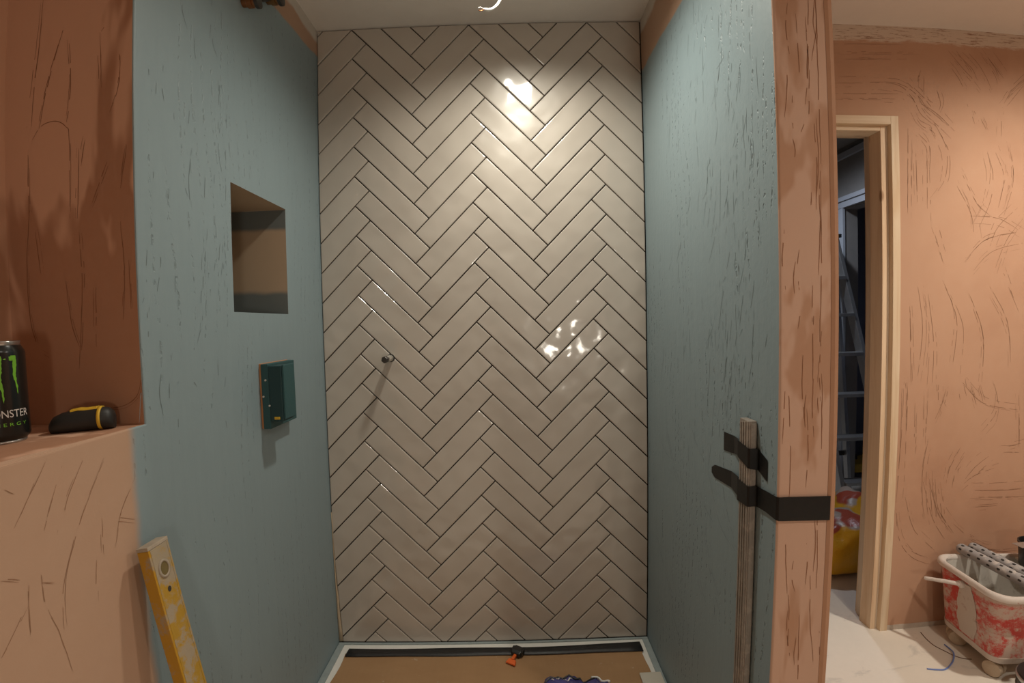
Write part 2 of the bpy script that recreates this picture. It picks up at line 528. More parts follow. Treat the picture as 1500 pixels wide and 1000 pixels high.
def thing(name, loc, label, cat, group=None, rz=0.0):
    o = bpy.data.objects.new(name, None)
    o.empty_display_size = 0.05
    o.location = loc
    o.rotation_euler = (0, 0, rz)
    COL.objects.link(o)
    return tag(o, label, cat, group)

def rrect(cx, cy, hx, hy, r, z, n=5):
    pts = []
    for (sx, sy, a0) in ((1, 1, 0), (-1, 1, 90), (-1, -1, 180), (1, -1, 270)):
        for i in range(n + 1):
            a = math.radians(a0 + 90 * i / n)
            pts.append(Vector((cx + sx * (hx - r) + r * math.cos(a), cy + sy * (hy - r) + r * math.sin(a), z)))
    return pts

def holed(name, plane, c0, c1, us, vs_, holes, mats, matf=None):
    """slab wall: plane 'x' (u=Y, v=Z) or 'y' (u=X, v=Z); c0 is the seen face; holes are cells cut right through"""
    def P(c, u, v):
        return (c, u, v) if plane == 'x' else (u, c, v)
    verts, faces, fm, idx = [], [], [], {}
    def vid(p):
        k = tuple(round(q, 5) for q in p)
        if k not in idx:
            idx[k] = len(verts)
            verts.append(p)
        return idx[k]
    def quad(ps, m):
        faces.append([vid(p) for p in ps])
        fm.append(m)
    nu, nv = len(us) - 1, len(vs_) - 1
    def hole(i, j):
        if i < 0 or j < 0 or i >= nu or j >= nv:
            return True
        um, vm = (us[i] + us[i + 1]) / 2, (vs_[j] + vs_[j + 1]) / 2
        return any(a < um < b and c < vm < d for (a, b, c, d) in holes)
    for i in range(nu):
        for j in range(nv):
            if hole(i, j):
                continue
            a, b, c, d = us[i], us[i + 1], vs_[j], vs_[j + 1]
            quad([P(c0, a, c), P(c0, b, c), P(c0, b, d), P(c0, a, d)], 0)
            quad([P(c1, a, c), P(c1, a, d), P(c1, b, d), P(c1, b, c)], 1)
            if hole(i - 1, j): quad([P(c0, a, c), P(c0, a, d), P(c1, a, d), P(c1, a, c)], 1)
            if hole(i + 1, j): quad([P(c0, b, c), P(c1, b, c), P(c1, b, d), P(c0, b, d)], 1)
            if hole(i, j - 1): quad([P(c0, a, c), P(c1, a, c), P(c1, b, c), P(c0, b, c)], 1)
            if hole(i, j + 1): quad([P(c0, a, d), P(c0, b, d), P(c1, b, d), P(c1, a, d)], 1)
    return make(name, verts, faces, mats, None, False, fm)

# ================================================================ the room
XL, XR, XP = -0.698, 0.491, 0.599
YP = -0.7685
def lean(z):            # the left wall leans in slightly towards the ceiling
    return -0.005 + 0.016 * z / 2.3

struct(box('floor', -1.3, 3.4, -3.4, 3.0, FLOOR - 0.1, FLOOR, 'floor'))
struct(box('ceiling', -1.3, 3.0, -3.4, 0.10, CEIL, CEIL + 0.1, 'ceiling'))

wl = holed('wall_left', 'x', XL, XL - 0.33, [-3.4, -1.78, -0.7715, -0.495, -0.236, 0.10],
           [FLOOR, 1.046, 1.264, 1.587, 2.16, CEIL],
           [(-1.78, -0.7715, 1.046, 2.16), (-0.495, -0.236, 1.264, 1.587)], ['paint_left', 'plaster_reveal'])
for v in wl.data.vertices:
    if v.co.x > XL - 0.01:
        v.co.x += lean(v.co.z)
struct(wl)
bm = bmesh.new(); bm.from_mesh(wl.data)
eds = [e for e in bm.edges if all(abs(v.co.x - XL - lean(v.co.z)) < 1e-3 for v in e.verts) and
       (all(abs(v.co.z - 1.046) < 1e-3 and v.co.y < -0.77 for v in e.verts) or all(abs(v.co.y + 0.7715) < 1e-3 and v.co.z > 1.04 for v in e.verts))]
ed_v = [e for e in eds if abs(e.verts[0].co.z - e.verts[1].co.z) > 0.05]
bmesh.ops.bevel(bm, geom=ed_v, offset=0.003, segments=2, affect='EDGES', profile=0.5)
ed_h = [e for e in bm.edges if all(abs(v.co.z - 1.046) < 1e-3 and v.co.y < -0.76 and abs(v.co.x - XL - lean(v.co.z)) < 4e-3 for v in e.verts) and abs(e.verts[0].co.y - e.verts[1].co.y) > 0.2]
bmesh.ops.bevel(bm, geom=ed_h, offset=0.014, segments=4, affect='EDGES', profile=0.5)
bm.to_mesh(wl.data); bm.free()
# window-recess back and niche lining belong to the left wall
box('recess_back', XL - 0.30, XL - 0.268, -1.79, -0.76, 1.03, 2.17, 'plaster_reveal', wl)
ny0, ny1, nz0, nz1, nx = -0.4945, -0.2365, 1.2645, 1.5865, XL - 0.22
b = MB()
b.add([(XL + 0.004, ny0, nz0), (XL + 0.004, ny1, nz0), (XL + 0.006, ny1, nz1), (XL + 0.006, ny0, nz1), (nx, ny0, nz0), (nx, ny1, nz0), (nx, ny1, nz1), (nx, ny0, nz1)],
      [(0, 1, 5, 4), (1, 2, 6, 5), (2, 3, 7, 6), (3, 0, 4, 7), (4, 5, 6, 7)])
b.build('niche_lining', 'niche', wl)

# back wall of the shower with one tile object per tile
wb = box('wall_back', -1.03, XP - 0.02, 0.0055, 0.10, FLOOR, CEIL, 'adhesive')
struct(wb)
AX, AZ, A_, B_ = -0.55824, 2.29946, 0.107312, 0.427092
W_, L_, G_ = A_ / math.sqrt(2), B_ / math.sqrt(2), 0.0040
q2 = math.sqrt(0.5)
U, V = Vector((q2, -q2)), Vector((-q2, -q2))

def clip(poly, nx_, nz_, c):
    out = []
    for i in range(len(poly)):
        p, q = poly[i], poly[(i + 1) % len(poly)]
        dp, dq = p[0] * nx_ + p[1] * nz_ - c, q[0] * nx_ + q[1] * nz_ - c
        if dp <= 0:
            out.append(p)
        if (dp < 0 < dq) or (dq < 0 < dp):
            t = dp / (dp - dq)
            out.append(Vector((p[0] + (q[0] - p[0]) * t, p[1] + (q[1] - p[1]) * t)))
    return out
def area(poly):
    return 0.5 * sum(poly[i][0] * poly[(i + 1) % len(poly)][1] - poly[(i + 1) % len(poly)][0] * poly[i][1] for i in range(len(poly)))
def inset(poly, d):
    n = len(poly)
    cen = sum(poly, Vector((0, 0))) / n
    per = sum((poly[(i + 1) % n] - poly[i]).length for i in range(n))
    if abs(area(poly)) / per < 2.2 * d:
        return [cen + (p - cen) * 0.85 for p in poly]
    out = []
    for i in range(n):
        a, p, c = poly[i - 1], poly[i], poly[(i + 1) % n]
        e1, e2 = (p - a).normalized(), (c - p).normalized()
        n1, n2 = Vector((-e1.y, e1.x)), Vector((-e2.y, e2.x))
        m = (n1 + n2)
        m = m / max(0.25, m.dot(n1))
        out.append(p + m * d)
    return out
def tile_mesh(poly, name='tile'):
    if area(poly) < 0:
        poly = poly[::-1]
    n = len(poly)
    layers = [(0.0, 0.0055), (0.0, -0.0012), (0.0011, -0.0021), (0.0035, -0.0026)]
    verts, faces = [], []
    for d, y in layers:
        pp = inset(poly, d) if d else poly
        verts += [(p.x, y, p.y) for p in pp]
    for k in range(len(layers) - 1):
        for j in range(n):
            a, c = k * n + j, k * n + (j + 1) % n
            faces.append((a, c, c + n, a + n))
    faces.append(tuple(range((len(layers) - 1) * n, len(layers) * n)))
    me = bpy.data.meshes.new(name)
    me.from_pydata(verts, [], faces)
    me.materials.append(MT['tile'])
    return me
full = tile_mesh([Vector((-L_ / 2 + G_ / 2, -W_ / 2 + G_ / 2)), Vector((L_ / 2 - G_ / 2, -W_ / 2 + G_ / 2)), Vector((L_ / 2 - G_ / 2, W_ / 2 - G_ / 2)), Vector((-L_ / 2 + G_ / 2, W_ / 2 - G_ / 2))])
def tile(corner, du, dl):
    """corner of the grout-line cell, du = short direction, dl = long direction"""
    cen = corner + du * W_ / 2 + dl * L_ / 2
    h, l = W_ / 2 - G_ / 2, L_ / 2 - G_ / 2
    poly = [cen + dl * l + du * h, cen + dl * l - du * h, cen - dl * l - du * h, cen - dl * l + du * h]
    if area(poly) < 0:
        poly = poly[::-1]
    a0 = area(poly)
    # wall outline: leaning left edge (with a wider adhesive gap low down), right wall, ceiling, tray
    p = clip(poly, 1, 0, XR - 0.004)
    p = clip(p, 0, 1, CEIL - 0.004) if p else p
    p = clip(p, 0, -1, -0.004) if p else p
    # left edge: x > XL + lean(z) + 0.003
    k = 0.016 / 2.3
    p = clip(p, -1, k, -(XL - 0.005 + 0.003)) if p else p
    if p:
        p = clip(p, -1, -0.030, -(XL - 0.005 + 0.0175))      # widening gap towards the tray
    if not p or abs(area(p)) < 2e-5:
        return
    rnd = random.Random(round(cen.x * 991) * 7919 + round(cen.y * 991))
    if abs(area(p) - a0) < 1e-7:
        me = full
        ang = math.atan2(dl.y, dl.x)
        c = cen
    else:
        c = sum(p, Vector((0, 0))) / len(p)
        me = tile_mesh([q - c for q in p])
        ang = 0.0
    o = bpy.data.objects.new('tile', me)
    COL.objects.link(o)
    o.parent = wb
    o.location = (c.x, rnd.uniform(-0.0004, 0.0004), c.y)
    o.rotation_euler = (math.radians(rnd.uniform(-0.35, 0.35)) , -ang, math.radians(rnd.uniform(-0.2, 0.2)))
for i in range(-1, 4):
    for j in range(-5, 26):
        A = Vector((AX + i * B_, AZ - j * A_))
        tile(A, U, V)
        tile(A + U * W_, V, U)
# filler bead in the widening gap beside the left wall
b = MB()
pts = []
for k in range(12):
    z = 0.006 + 0.52 * k / 11
    xa = XL + lean(z) + 0.0005
    xb = max(xa + 0.0025, XL - 0.005 + 0.0155 - 0.030 * z) + 0.0012 * math.sin(k * 2.1)
    pts.append([(xa, -0.0015, z), ((xa + xb) / 2, -0.004, z), (xb, -0.0010, z), (xb, 0.006, z), (xa, 0.006, z)])
b.loft([[Vector(p) for p in r] for r in pts])
b.build('adhesive_bead', 'bead', wb, True)

# partition between shower and room: blue inside, pink end and outside
wp = make('wall_partition',
          [(XR, YP, FLOOR), (XP, YP, FLOOR), (XP, 0.0, FLOOR), (XR, 0.0, FLOOR), (XR, YP, CEIL), (XP, YP, CEIL), (XP, 0.0, CEIL), (XR, 0.0, CEIL)],
          [(0, 1, 5, 4), (1, 2, 6, 5), (2, 3, 7, 6), (3, 0, 4, 7), (0, 3, 2, 1), (4, 5, 6, 7)],
          ['plaster_post', 'paint_right'], None, False, [0, 0, 0, 1, 0, 0])
struct(wp)
bm = bmesh.new(); bm.from_mesh(wp.data)
eds = [e for e in bm.edges if abs(e.verts[0].co.z - e.verts[1].co.z) > 1 and all(abs(v.co.y - YP) < 1e-3 for v in e.verts)]
bmesh.ops.bevel(bm, geom=eds, offset=0.004, segments=3, affect='EDGES', profile=0.5)
bm.to_mesh(wp.data); bm.free()
# rough corner bead at the outer arris
b = MB()
b.loft([[Vector(p) for p in ((XP - 0.010, YP - 0.0006, z), (XP - 0.004, YP - 0.0030, z), (XP + 0.004, YP - 0.0015, z), (XP + 0.005, YP + 0.012, z), (XP - 0.006, YP + 0.012, z))] for z in (FLOOR + 0.002, CEIL - 0.002)])
b.build('corner_bead', 'plaster_bead', wp)

# rear wall of the main room with the doorway
DX0, DX1, DZ = 0.70, 1.464, 1.960
struct(holed('wall_rear', 'y', 0.0, 0.105, [XP - 0.02, DX0, DX1, 3.0], [FLOOR, DZ, CEIL + 0.1], [(DX0, DX1, FLOOR - 1, DZ)], ['plaster_rear', 'grey_wall']))
struct(box('wall_right', 3.0, 3.1, -3.4, 0.10, FLOOR, CEIL, 'plaster_rear'))
struct(box('wall_front', -1.3, 3.1, -3.5, -3.4, FLOOR, CEIL, 'plaster_rear'))

# door lining: front edge boards, rebate strips, stop boards
dr = bpy.data.objects.new('door_1', None)
COL.objects.link(dr)
dr['kind'] = 'structure'
dr.location = (1.08, 0.0, FLOOR)
def dpart(name, x0, x1, y0, y1, z0, z1, mat, bev=0.0015):
    o = box(name, x0 - 1.08, x1 - 1.08, y0, y1, z0 - FLOOR, z1 - FLOOR, mat, dr, bev)
    return o
dpart('jamb', 1.433, 1.4638, -0.004, 0.125, FLOOR, DZ - 0.0005, 'pine')
dpart('jamb', 0.7002, 0.731, -0.004, 0.125, FLOOR, DZ - 0.0005, 'pine')
dpart('head', 0.7312, 1.4328, -0.004, 0.125, 1.928, DZ - 0.0005, 'pine_x')
dpart('rebate_strip', 1.424, 1.4329, 0.014, 0.110, FLOOR, 1.9278, 'pine_pale')
dpart('stop', 1.404, 1.4239, 0.012, 0.068, FLOOR, 1.9278, 'pine_stop')
dpart('stop', 0.7312, 0.757, 0.012, 0.068, FLOOR, 1.9278, 'pine_stop')
dpart('stop', 0.7572, 1.4038, 0.012, 0.068, 1.910, 1.9279, 'pine_x')

# pale unplastered strip at the foot of the rear wall
struct(box('trim_2', 1.4655, 2.999, -0.0012, 0.0004, FLOOR + 0.0005, FLOOR + 0.020, 'trim_pale'))

# room beyond the doorway
struct(holed('wall_far_side', 'x', 2.40, 2.50, [0.105, 0.62, 1.42, 2.9], [FLOOR, 1.975, 2.42], [(0.62, 1.42, FLOOR - 1, 1.975)], ['grey_wall', 'grey_wall']))
struct(box('wall_far_back', -0.2, 2.5, 2.9, 3.0, FLOOR, 2.42, 'grey_wall'))
struct(box('wall_far_left', -0.3, -0.2, 0.105, 3.0, FLOOR, 2.42, 'grey_wall'))
struct(box('ceiling_far', -0.3, 3.4, 0.105, 3.0, 2.42, 2.5, 'grey_wall'))
struct(box('wall_beyond_door', 3.02, 3.12, 0.105, 3.0, FLOOR, 2.42, 'dark_blue'))
struct(box('wall_beyond_end', 2.5, 3.02, 1.86, 1.9, FLOOR, 2.42, 'dark_blue'))
struct(box('trim_1', 2.375, 2.3995, 0.106, 2.899, 2.335, 2.375, 'casing'))
d2 = bpy.data.objects.new('door_2', None)
COL.objects.link(d2)
d2['kind'] = 'structure'
d2.location = (2.4, 1.02, FLOOR)
def d2part(name, y0, y1, z0, z1, x0=2.378, mat='casing'):
    return box(name, x0 - 2.4, -0.0005, y0 - 1.02, y1 - 1.02, z0 - FLOOR, z1 - FLOOR, mat, d2, 0.003)
d2part('head_casing', 0.54, 1.50, 1.985, 2.030)
d2part('head_moulding', 0.53, 1.51, 2.0305, 2.062, 2.366)
d2part('side_casing', 1.412, 1.50, FLOOR, 1.9845)
d2part('side_casing', 0.54, 0.628, FLOOR, 1.9845)

# ================================================================ ceiling downlights (lamp housings; the last one belongs to the added mid-room light)
for (x, y, *_x), lb in zip(LAMPS, ('round recessed ceiling downlight over the tiled shower', 'round recessed ceiling downlight in front of the doorway', 'unseen round ceiling light added in the middle of the room to brighten the partition end')):
    t = thing('downlight', (x, y, CEIL), lb, 'downlight')
    b = MB()
    n = 28
    rg = []
    for r, z in ((0.046, -0.0005), (0.046, -0.004), (0.042, -0.006), (0.034, -0.005), (0.034, -0.0005)):
        rg.append([Vector((r * math.cos(2 * math.pi * j / n), r * math.sin(2 * math.pi * j / n), z)) for j in range(n)])
    b.loft(rg, False, False)
    b.build('bezel', 'white_plastic', t, True)

t = thing('work_light', (0.60, -2.95, FLOOR), 'yellow site work light on a black tripod stand', 'work light')
b = MB(); b.box(-0.10, 0.10, -0.04, 0.03, 0.96, 1.15)
hd = b.build('lamp_head', 'yellow_rub', t, False, 0.012)
b = MB(); b.box(-0.085, 0.085, 0.0302, 0.034, 0.975, 1.135)
b.build('lens', 'white_plastic', hd, False, 0.001)
b = MB(); b.tube([(0, -0.01, 0.30), (0, -0.01, 0.96)], 0.014, 12)
b.build('pole', 'black_plastic', t, True)
for k in range(3):
    a = math.radians(90 + 120 * k)
    b = MB(); b.tube([(0, -0.01, 0.42), (0.30 * math.cos(a), -0.01 + 0.30 * math.sin(a), 0.012)], 0.010, 10)
    b.build('leg', 'black_plastic', t, True)

# ================================================================ shower tray and what lies on it
t = thing('shower_tray', (-0.1, -0.39, FLOOR), 'white shower tray edge showing round the brown card below the tiled wall', 'shower tray')
o = t.location
def rel(name, x0, x1, y0, y1, z0, z1, mat, bev=0.0):
    return box(name, x0 - o.x, x1 - o.x, y0 - o.y, y1 - o.y, z0 - o.z, z1 - o.z, mat, t, bev)
rel('tray_body', XL - 0.004, XR - 0.001, -0.80, 0.004, FLOOR, -0.002, 'white_tray', 0.003)
rel('sealing_band', XL - 0.003, XL + 0.021, -0.76, -0.0125, -0.0018, 0.0015, 'band')
rel('sealing_band', XR - 0.024, XR - 0.002, -0.76, -0.0125, -0.0018, 0.0015, 'band')
rel('sealing_band', XL - 0.003, XR - 0.002, -0.012, -0.003, -0.0018, 0.0018, 'band')

b = MB()
rows = []
for i in range(23):
    y = -0.060 - 0.70 * i / 22
    row = []
    for j in range(31):
        xl = -0.655 + 0.004 * math.sin(i * 0.9)
        xr = 0.448 - 0.003 * math.sin(i * 1.3)
        x = xl + (xr - xl) * j / 30
        row.append(Vector((x, y, 0.0012 + 0.0022 * (noise.noise(Vector((x * 5, y * 7, 0.3))) + 0.6))))
    rows.append(row)
vv = [p for r in rows for p in r]
ff = [(i * 31 + j, i * 31 + j + 1, (i + 1) * 31 + j + 1, (i + 1) * 31 + j) for i in range(22) for j in range(30)]
nn = len(vv)
vv2 = vv + [p - Vector((0, 0, 0.0012)) for p in vv]
ff2 = ff + [tuple(nn + k for k in q[::-1]) for q in ff]
cs = make('protective_card', vv2, ff2, 'card', None, True)
tag(cs, 'brown protective card sheet covering the shower tray floor', 'card sheet')

b = MB()
rg = []
for k in range(25):
    x = -0.650 + (0.452 + 0.650) * k / 24
    y0 = -0.0355 - 0.002 * math.sin(k * .5) + 0.006 * (k / 24) ** 6
    y1 = -0.0775 - 0.0015 * math.sin(k * .8 + 1)
    zz = 0.0058
    rg.append([Vector((x, y0, zz - 0.004)), Vector((x, y0, zz - 0.003)), Vector((x, (y0 + y1) / 2, zz)), Vector((x, y1, zz)), Vector((x, y1, zz - 0.0012))])
b.loft(rg)
tag(b.build('floor_tape', 'floor_tape', None, True), 'black tape strip along the back edge of the brown card', 'tape')

t = thing('levelling_clip', (-0.022, -0.093, 0.0055), 'orange and black plastic tile levelling clip lying on the card', 'tile clip', rz=math.radians(-28))
t.scale = (1.3, 1.3, 1.3)
b = MB()
b.loft([[Vector(p) for p in r] for r in [
    [(-0.012, 0.004, 0.001), (0.012, 0.004, 0.001), (0.012, 0.004, 0.012), (-0.012, 0.004, 0.012)],
    [(-0.015, 0.012, 0.0), (0.015, 0.012, 0.0), (0.015, 0.012, 0.016), (-0.015, 0.012, 0.016)],
    [(-0.012, 0.028, 0.0), (0.012, 0.028, 0.0), (0.010, 0.028, 0.018), (-0.010, 0.028, 0.018)]]])
kn = b.build('knob', 'black_plastic', t, False, 0.002)
for s in (-1, 1):
    bb = MB(); bb.box(s * 0.0145 - 0.003, s * 0.0145 + 0.003, 0.010, 0.028, 0.002, 0.014)
    bb.build('grip_rib', 'black_plastic', kn, False, 0.001)
b = MB(); b.box(-0.004, 0.004, -0.014, 0.008, 0.002, 0.009)
b.build('stem', 'orange', t, False, 0.001)
b = MB()
b.loft([[Vector(p) for p in r] for r in [
    [(-0.012, -0.012, 0.0), (0.012, -0.012, 0.0), (0.010, -0.012, 0.007), (-0.010, -0.012, 0.007)],
    [(-0.015, -0.026, 0.0), (0.015, -0.026, 0.0), (0.014, -0.026, 0.005), (-0.014, -0.026, 0.005)]]])
b.build('foot_plate', 'orange', t, False, 0.0015)

tag(box('tile_offcut', 0.405, 0.478, -0.33, -0.186, 0.0060, 0.0145, 'offcut', None, 0.0015), 'small pale tile offcut lying on the card by the blue wall', 'tile')

# crumpled purple bag
def text_geo(body, size):
    cu = bpy.data.curves.new('txt', 'FONT')
    cu.body = body
    cu.size = size
    cu.align_x = 'CENTER'
    ob = bpy.data.objects.new('txt', cu)
    COL.objects.link(ob)
    dg = bpy.context.evaluated_depsgraph_get()
    me = bpy.data.meshes.new_from_object(ob.evaluated_get(dg))
    bm = bmesh.new(); bm.from_mesh(me)
    bmesh.ops.triangulate(bm, faces=bm.faces)
    bmesh.ops.subdivide_edges(bm, edges=[e for e in bm.edges if e.calc_length() > size * 0.3], cuts=1)
    bmesh.ops.triangulate(bm, faces=bm.faces)
    v = [x.co.copy() for x in bm.verts]
    bm.verts.index_update()
    f = [tuple(x.index for x in q.verts) for q in bm.faces]
    bm.free()
    bpy.data.objects.remove(ob)
    bpy.data.curves.remove(cu)
    bpy.data.meshes.remove(me)
    return v, f

t = thing('plastic_bag', (0.150, -0.368, 0.006), 'crumpled shiny purple plastic bag with white lettering on the card', 'plastic bag')
def bag_pt(u, v):
    th, ph = 2 * math.pi * u, math.pi * v
    e = 0.75
    c = lambda a: math.copysign(abs(math.cos(a)) ** e, math.cos(a))
    s_ = lambda a: math.copysign(abs(math.sin(a)) ** e, math.sin(a))
    p = Vector((0.140 * c(th) * s_(ph), 0.092 * s_(th) * s_(ph), 0.058 + 0.058 * -c(ph)))
    d = 0.010 * noise.noise(p * 22) + 0.006 * noise.noise(p * 55 + Vector((3, 1, 2)))
    r = abs(noise.noise(p * 30 + Vector((9, 4, 1)))) * 0.012
    k = 1 + (d - r) / 0.09
    return Vector((p.x * k, p.y * k, max(0.001, p.z * k)))
NU, NV = 72, 36
vv = [bag_pt(i / NU, j / NV) for j in range(NV + 1) for i in range(NU)]
ff = [(j * NU + i, j * NU + (i + 1) % NU, (j + 1) * NU + (i + 1) % NU, (j + 1) * NU + i) for j in range(NV) for i in range(NU)]
make('bag_body', vv, ff, 'bag_purple', t, True)
b = MB()
b.tube([bag_pt(0.25 + 0.13 * (1 - 2 * k / 14), 0.76) + Vector((0, 0.001, 0.002)) for k in range(15)], 0.0026, 8)
b.build('black_seam', 'black_plastic', t, True)
b = MB()
b.tube([bag_pt(0.17 - 0.11 * k / 8, 0.72) + Vector((0.004, 0.002, 0.002)) for k in range(9)], 0.003, 8)
b.build('white_tie', 'white_plastic', t, True)
tv, tf = text_geo('MKIV', 0.022)
make('lettering', [bag_pt(0.29 - p.x * 1.9, 0.84 - p.y * 3.2) * 1.008 + Vector((0, 0, 0.0010)) for p in tv], tf, 'white_print', t)

# ================================================================ shower wall fittings
t = thing('pipe_stub', (-0.4475, 0.0, 1.102), 'short capped chrome pipe stub sticking out of the tiled wall', 'pipe')
b = MB()
b.lathe([(0.0112, 0.006), (0.0115, 0.008), (0.0115, 0.055), (0.0105, 0.057)], 20)
b.xf(Matrix.Rotation(math.radians(90), 4, 'X'))
b.build('pipe', 'chrome', t, True)
b = MB()
b.lathe([(0.0118, 0.0562), (0.0128, 0.058), (0.0128, 0.076), (0.010, 0.080)], 6)
b.xf(Matrix.Rotation(math.radians(90), 4, 'X') @ Matrix.Rotation(math.radians(20), 4, 'Z'))
b.build('hex_cap', 'dark_metal', t, False, 0.0008)
b = MB()
b.lathe([(0.0148, -0.0005), (0.0148, 0.0028), (0.0125, 0.0030)], 20)
b.xf(Matrix.Rotation(math.radians(90), 4, 'X'))
b.build('hole_ring', 'hole', t)

t = thing('shower_valve_cover', (XL, -0.335, 0.945), 'teal plastic protective cover over the shower valve on the blue wall', 'valve cover')
def vp(name, x0, x1, y0, y1, z0, z1, mat, par=None, bev=0.002):
    return box(name, x0 - XL, x1 - XL, y0 + 0.335, y1 + 0.335, z0 - 0.945, z1 - 0.945, mat, par or t, bev)
vp('gasket', XL + 0.0025, -0.689, -0.402, -0.262, 0.945, 1.125, 'orange_edge')
vp('back_plate', -0.6888, -0.668, -0.405, -0.265, 0.945, 1.124, 'teal')
hs = vp('housing', -0.6678, -0.630, -0.406, -0.353, 0.966, 1.119, 'teal_dark', None, 0.003)
vp('front_lid', -0.6298, -0.624, -0.405, -0.348, 0.972, 1.121, 'teal', None, 0.002)
vp('level_bubble', -0.655, -0.640, -0.4085, -0.4062, 0.972, 0.979, 'yellow_rub', hs, 0.0005)
for zz, xx in ((1.035, -0.684), (1.01, -0.668), (1.08, -0.676)):
    bb = MB(); bb.lathe([(0.0028, 0), (0.0028, 0.0022), (0.0015, 0.003)], 10)
    bb.xf(Matrix.Translation((xx - XL, -0.405 + 0.335, zz - 0.945)) @ Matrix.Rotation(math.radians(90), 4, 'X'))
    bb.build('screw', 'chrome', t)

t = thing('shower_outlet', (XL + 0.0105, -0.31, 2.17), 'brass pipe fitting with two stubs near the ceiling on the blue wall', 'pipe fitting')
def stub(y, z, r, ln, mat, rim):
    b = MB()
    b.lathe([(r * 0.8, 0.0), (r * 0.8, ln * 0.35), (r, ln * 0.4), (r, ln * 0.8), (r * 0.82, ln * 0.82), (r * 0.82, ln)], 18)
    b.xf(Matrix.Translation((0, y, z)) @ Matrix.Rotation(math.radians(90), 4, 'Y'))
    q = b.build('stub', mat, t, True)
    smooth_angle(q)
    b = MB()
    b.lathe([(r * 0.83, ln), (r * 1.15, ln + 0.002), (r * 1.15, ln + 0.011), (r * 0.7, ln + 0.012)], 18)
    b.xf(Matrix.Translation((0, y, z)) @ Matrix.Rotation(math.radians(90), 4, 'Y'))
    smooth_angle(b.build('collar', rim, q))
stub(-0.130, -0.092, 0.013, 0.034, 'copper', 'dark_metal')
stub(-0.016, 0.004, 0.016, 0.034, 'brass', 'dark_metal')
b = MB()
b.tube([(0.012, -0.130, -0.080), (0.012, -0.016, 0.012)], 0.011, 12)
b.build('link_bar', 'dark_metal', t, True)

t = thing('ceiling_cable', (-0.012, -0.285, CEIL), 'loose white cable hanging from the shower ceiling with bared ends', 'cable')
b = MB()
cp = [Vector(p) for p in ((0.012, -0.045, 0.0), (0.014, -0.040, -0.045), (0.013, -0.030, -0.090), (0.007, -0.022, -0.128), (-0.004, -0.016, -0.152), (-0.018, -0.014, -0.166), (-0.032, -0.013, -0.171), (-0.046, -0.012, -0.169))]
def cr(pts, n=6):
    out = []
    for i in range(len(pts) - 1):
        p0, p1, p2, p3 = pts[max(i - 1, 0)], pts[i], pts[i + 1], pts[min(i + 2, len(pts) - 1)]
        for k in range(n):
            u = k / n
            out.append(0.5 * ((2 * p1) + (p2 - p0) * u + (2 * p0 - 5 * p1 + 4 * p2 - p3) * u * u + (3 * p1 - p0 - 3 * p2 + p3) * u ** 3))
    out.append(pts[-1])
    return out
b.tube(cr(cp), 0.0038, 10)
b.build('sheath', 'white_plastic', t, True)
for s in (-1, 1):
    b = MB()
    b.tube(cr([Vector((-0.044, -0.012, -0.169)), Vector((-0.052, -0.012, -0.168 + s * 0.003)), Vector((-0.058, -0.013, -0.168 + s * 0.0055)), Vector((-0.064, -0.013, -0.168 + s * 0.003))]), 0.0012, 8)
    b.build('core', 'copper' if s < 0 else 'white_plastic', t, True)

# ================================================================ on the window ledge
t = thing('drink_can', (-0.832, -0.900, 1.0462), 'tall black drink can with green claw mark on the plaster ledge', 'can', rz=math.atan2(-0.625, 0.832))
R0 = 0.033
b = MB()
b.lathe([(0.0275, 0.006), (0.0325, 0.012), (R0, 0.016), (R0, 0.146), (0.0322, 0.150), (0.0285, 0.158)], 40)
smooth_angle(b.build('can_body', 'can_black', t), 50)
b = MB()
b.lathe([(0.024, 0.002), (0.0255, 0.0), (0.027, 0.0015), (0.0278, 0.0058)], 40)
b.build('base_rim', 'can_alu', t, True)
b = MB()
b.lathe([(0.0283, 0.1582), (0.0272, 0.1615), (0.0282, 0.1640), (0.0275, 0.1655), (0.0262, 0.1640), (0.0255, 0.1600)], 40)
b.build('top_rim', 'can_alu', t, True)
def wrap(p, ang0=0.0, z0=0.0, r=R0 + 0.0003):
    a = ang0 + p[0] / R0
    return Vector((r * math.cos(a), r * math.sin(a), z0 + p[1]))
def claw(ang, h, wd, lean_):
    rr = random.Random(5 + int(ang * 100))
    vv, ff = [], []
    n = 26
    for i in range(n + 1):
        u = i / n
        w0 = wd * (0.5 * (1 - u) + 0.18) * (1 if u > 0.08 else 1.1)
        w0 *= (0.25 + 0.75 * min(1, (1 - u) * 7))
        x = lean_ * u + 0.0009 * math.sin(u * 9)
        vv.append(wrap((x - w0 + rr.uniform(-0.0006, 0.0006), -h * u), ang, 0.142))
        vv.append(wrap((x + w0 + rr.uniform(-0.0006, 0.0006), -h * u), ang, 0.142))
        if i:
            ff.append((2 * i - 2, 2 * i - 1, 2 * i + 1, 2 * i))
    k = len(vv)      # hooked tip at the top left
    vv += [wrap((-wd * 0.4, 0.0), ang, 0.142), wrap((-wd * 0.4, -0.0085), ang, 0.142), wrap((-wd * 3.0, -0.0055), ang, 0.142)]
    ff.append((k, k + 1, k + 2))
    return vv, ff
for ang, h in ((-0.55, 0.062), (0.0, 0.075), (0.55, 0.062)):
    v_, f_ = claw(ang, h, 0.0042, 0.0025)
    make('claw_mark', v_, f_, 'green_mark', t)
tv, tf = text_geo('MONSTER', 0.0155)
mx = max(p.x for p in tv)
make('lettering', [wrap((p.x * 0.028 / mx, p.y * 1.1), 0.20, 0.044) for p in tv], tf, 'white_print', t)
tv, tf = text_geo('E N E R G Y', 0.0075)
mx = max(p.x for p in tv)
make('lettering', [wrap((p.x * 0.024 / mx, p.y), 0.20, 0.030) for p in tv], tf, 'green_mark', t)

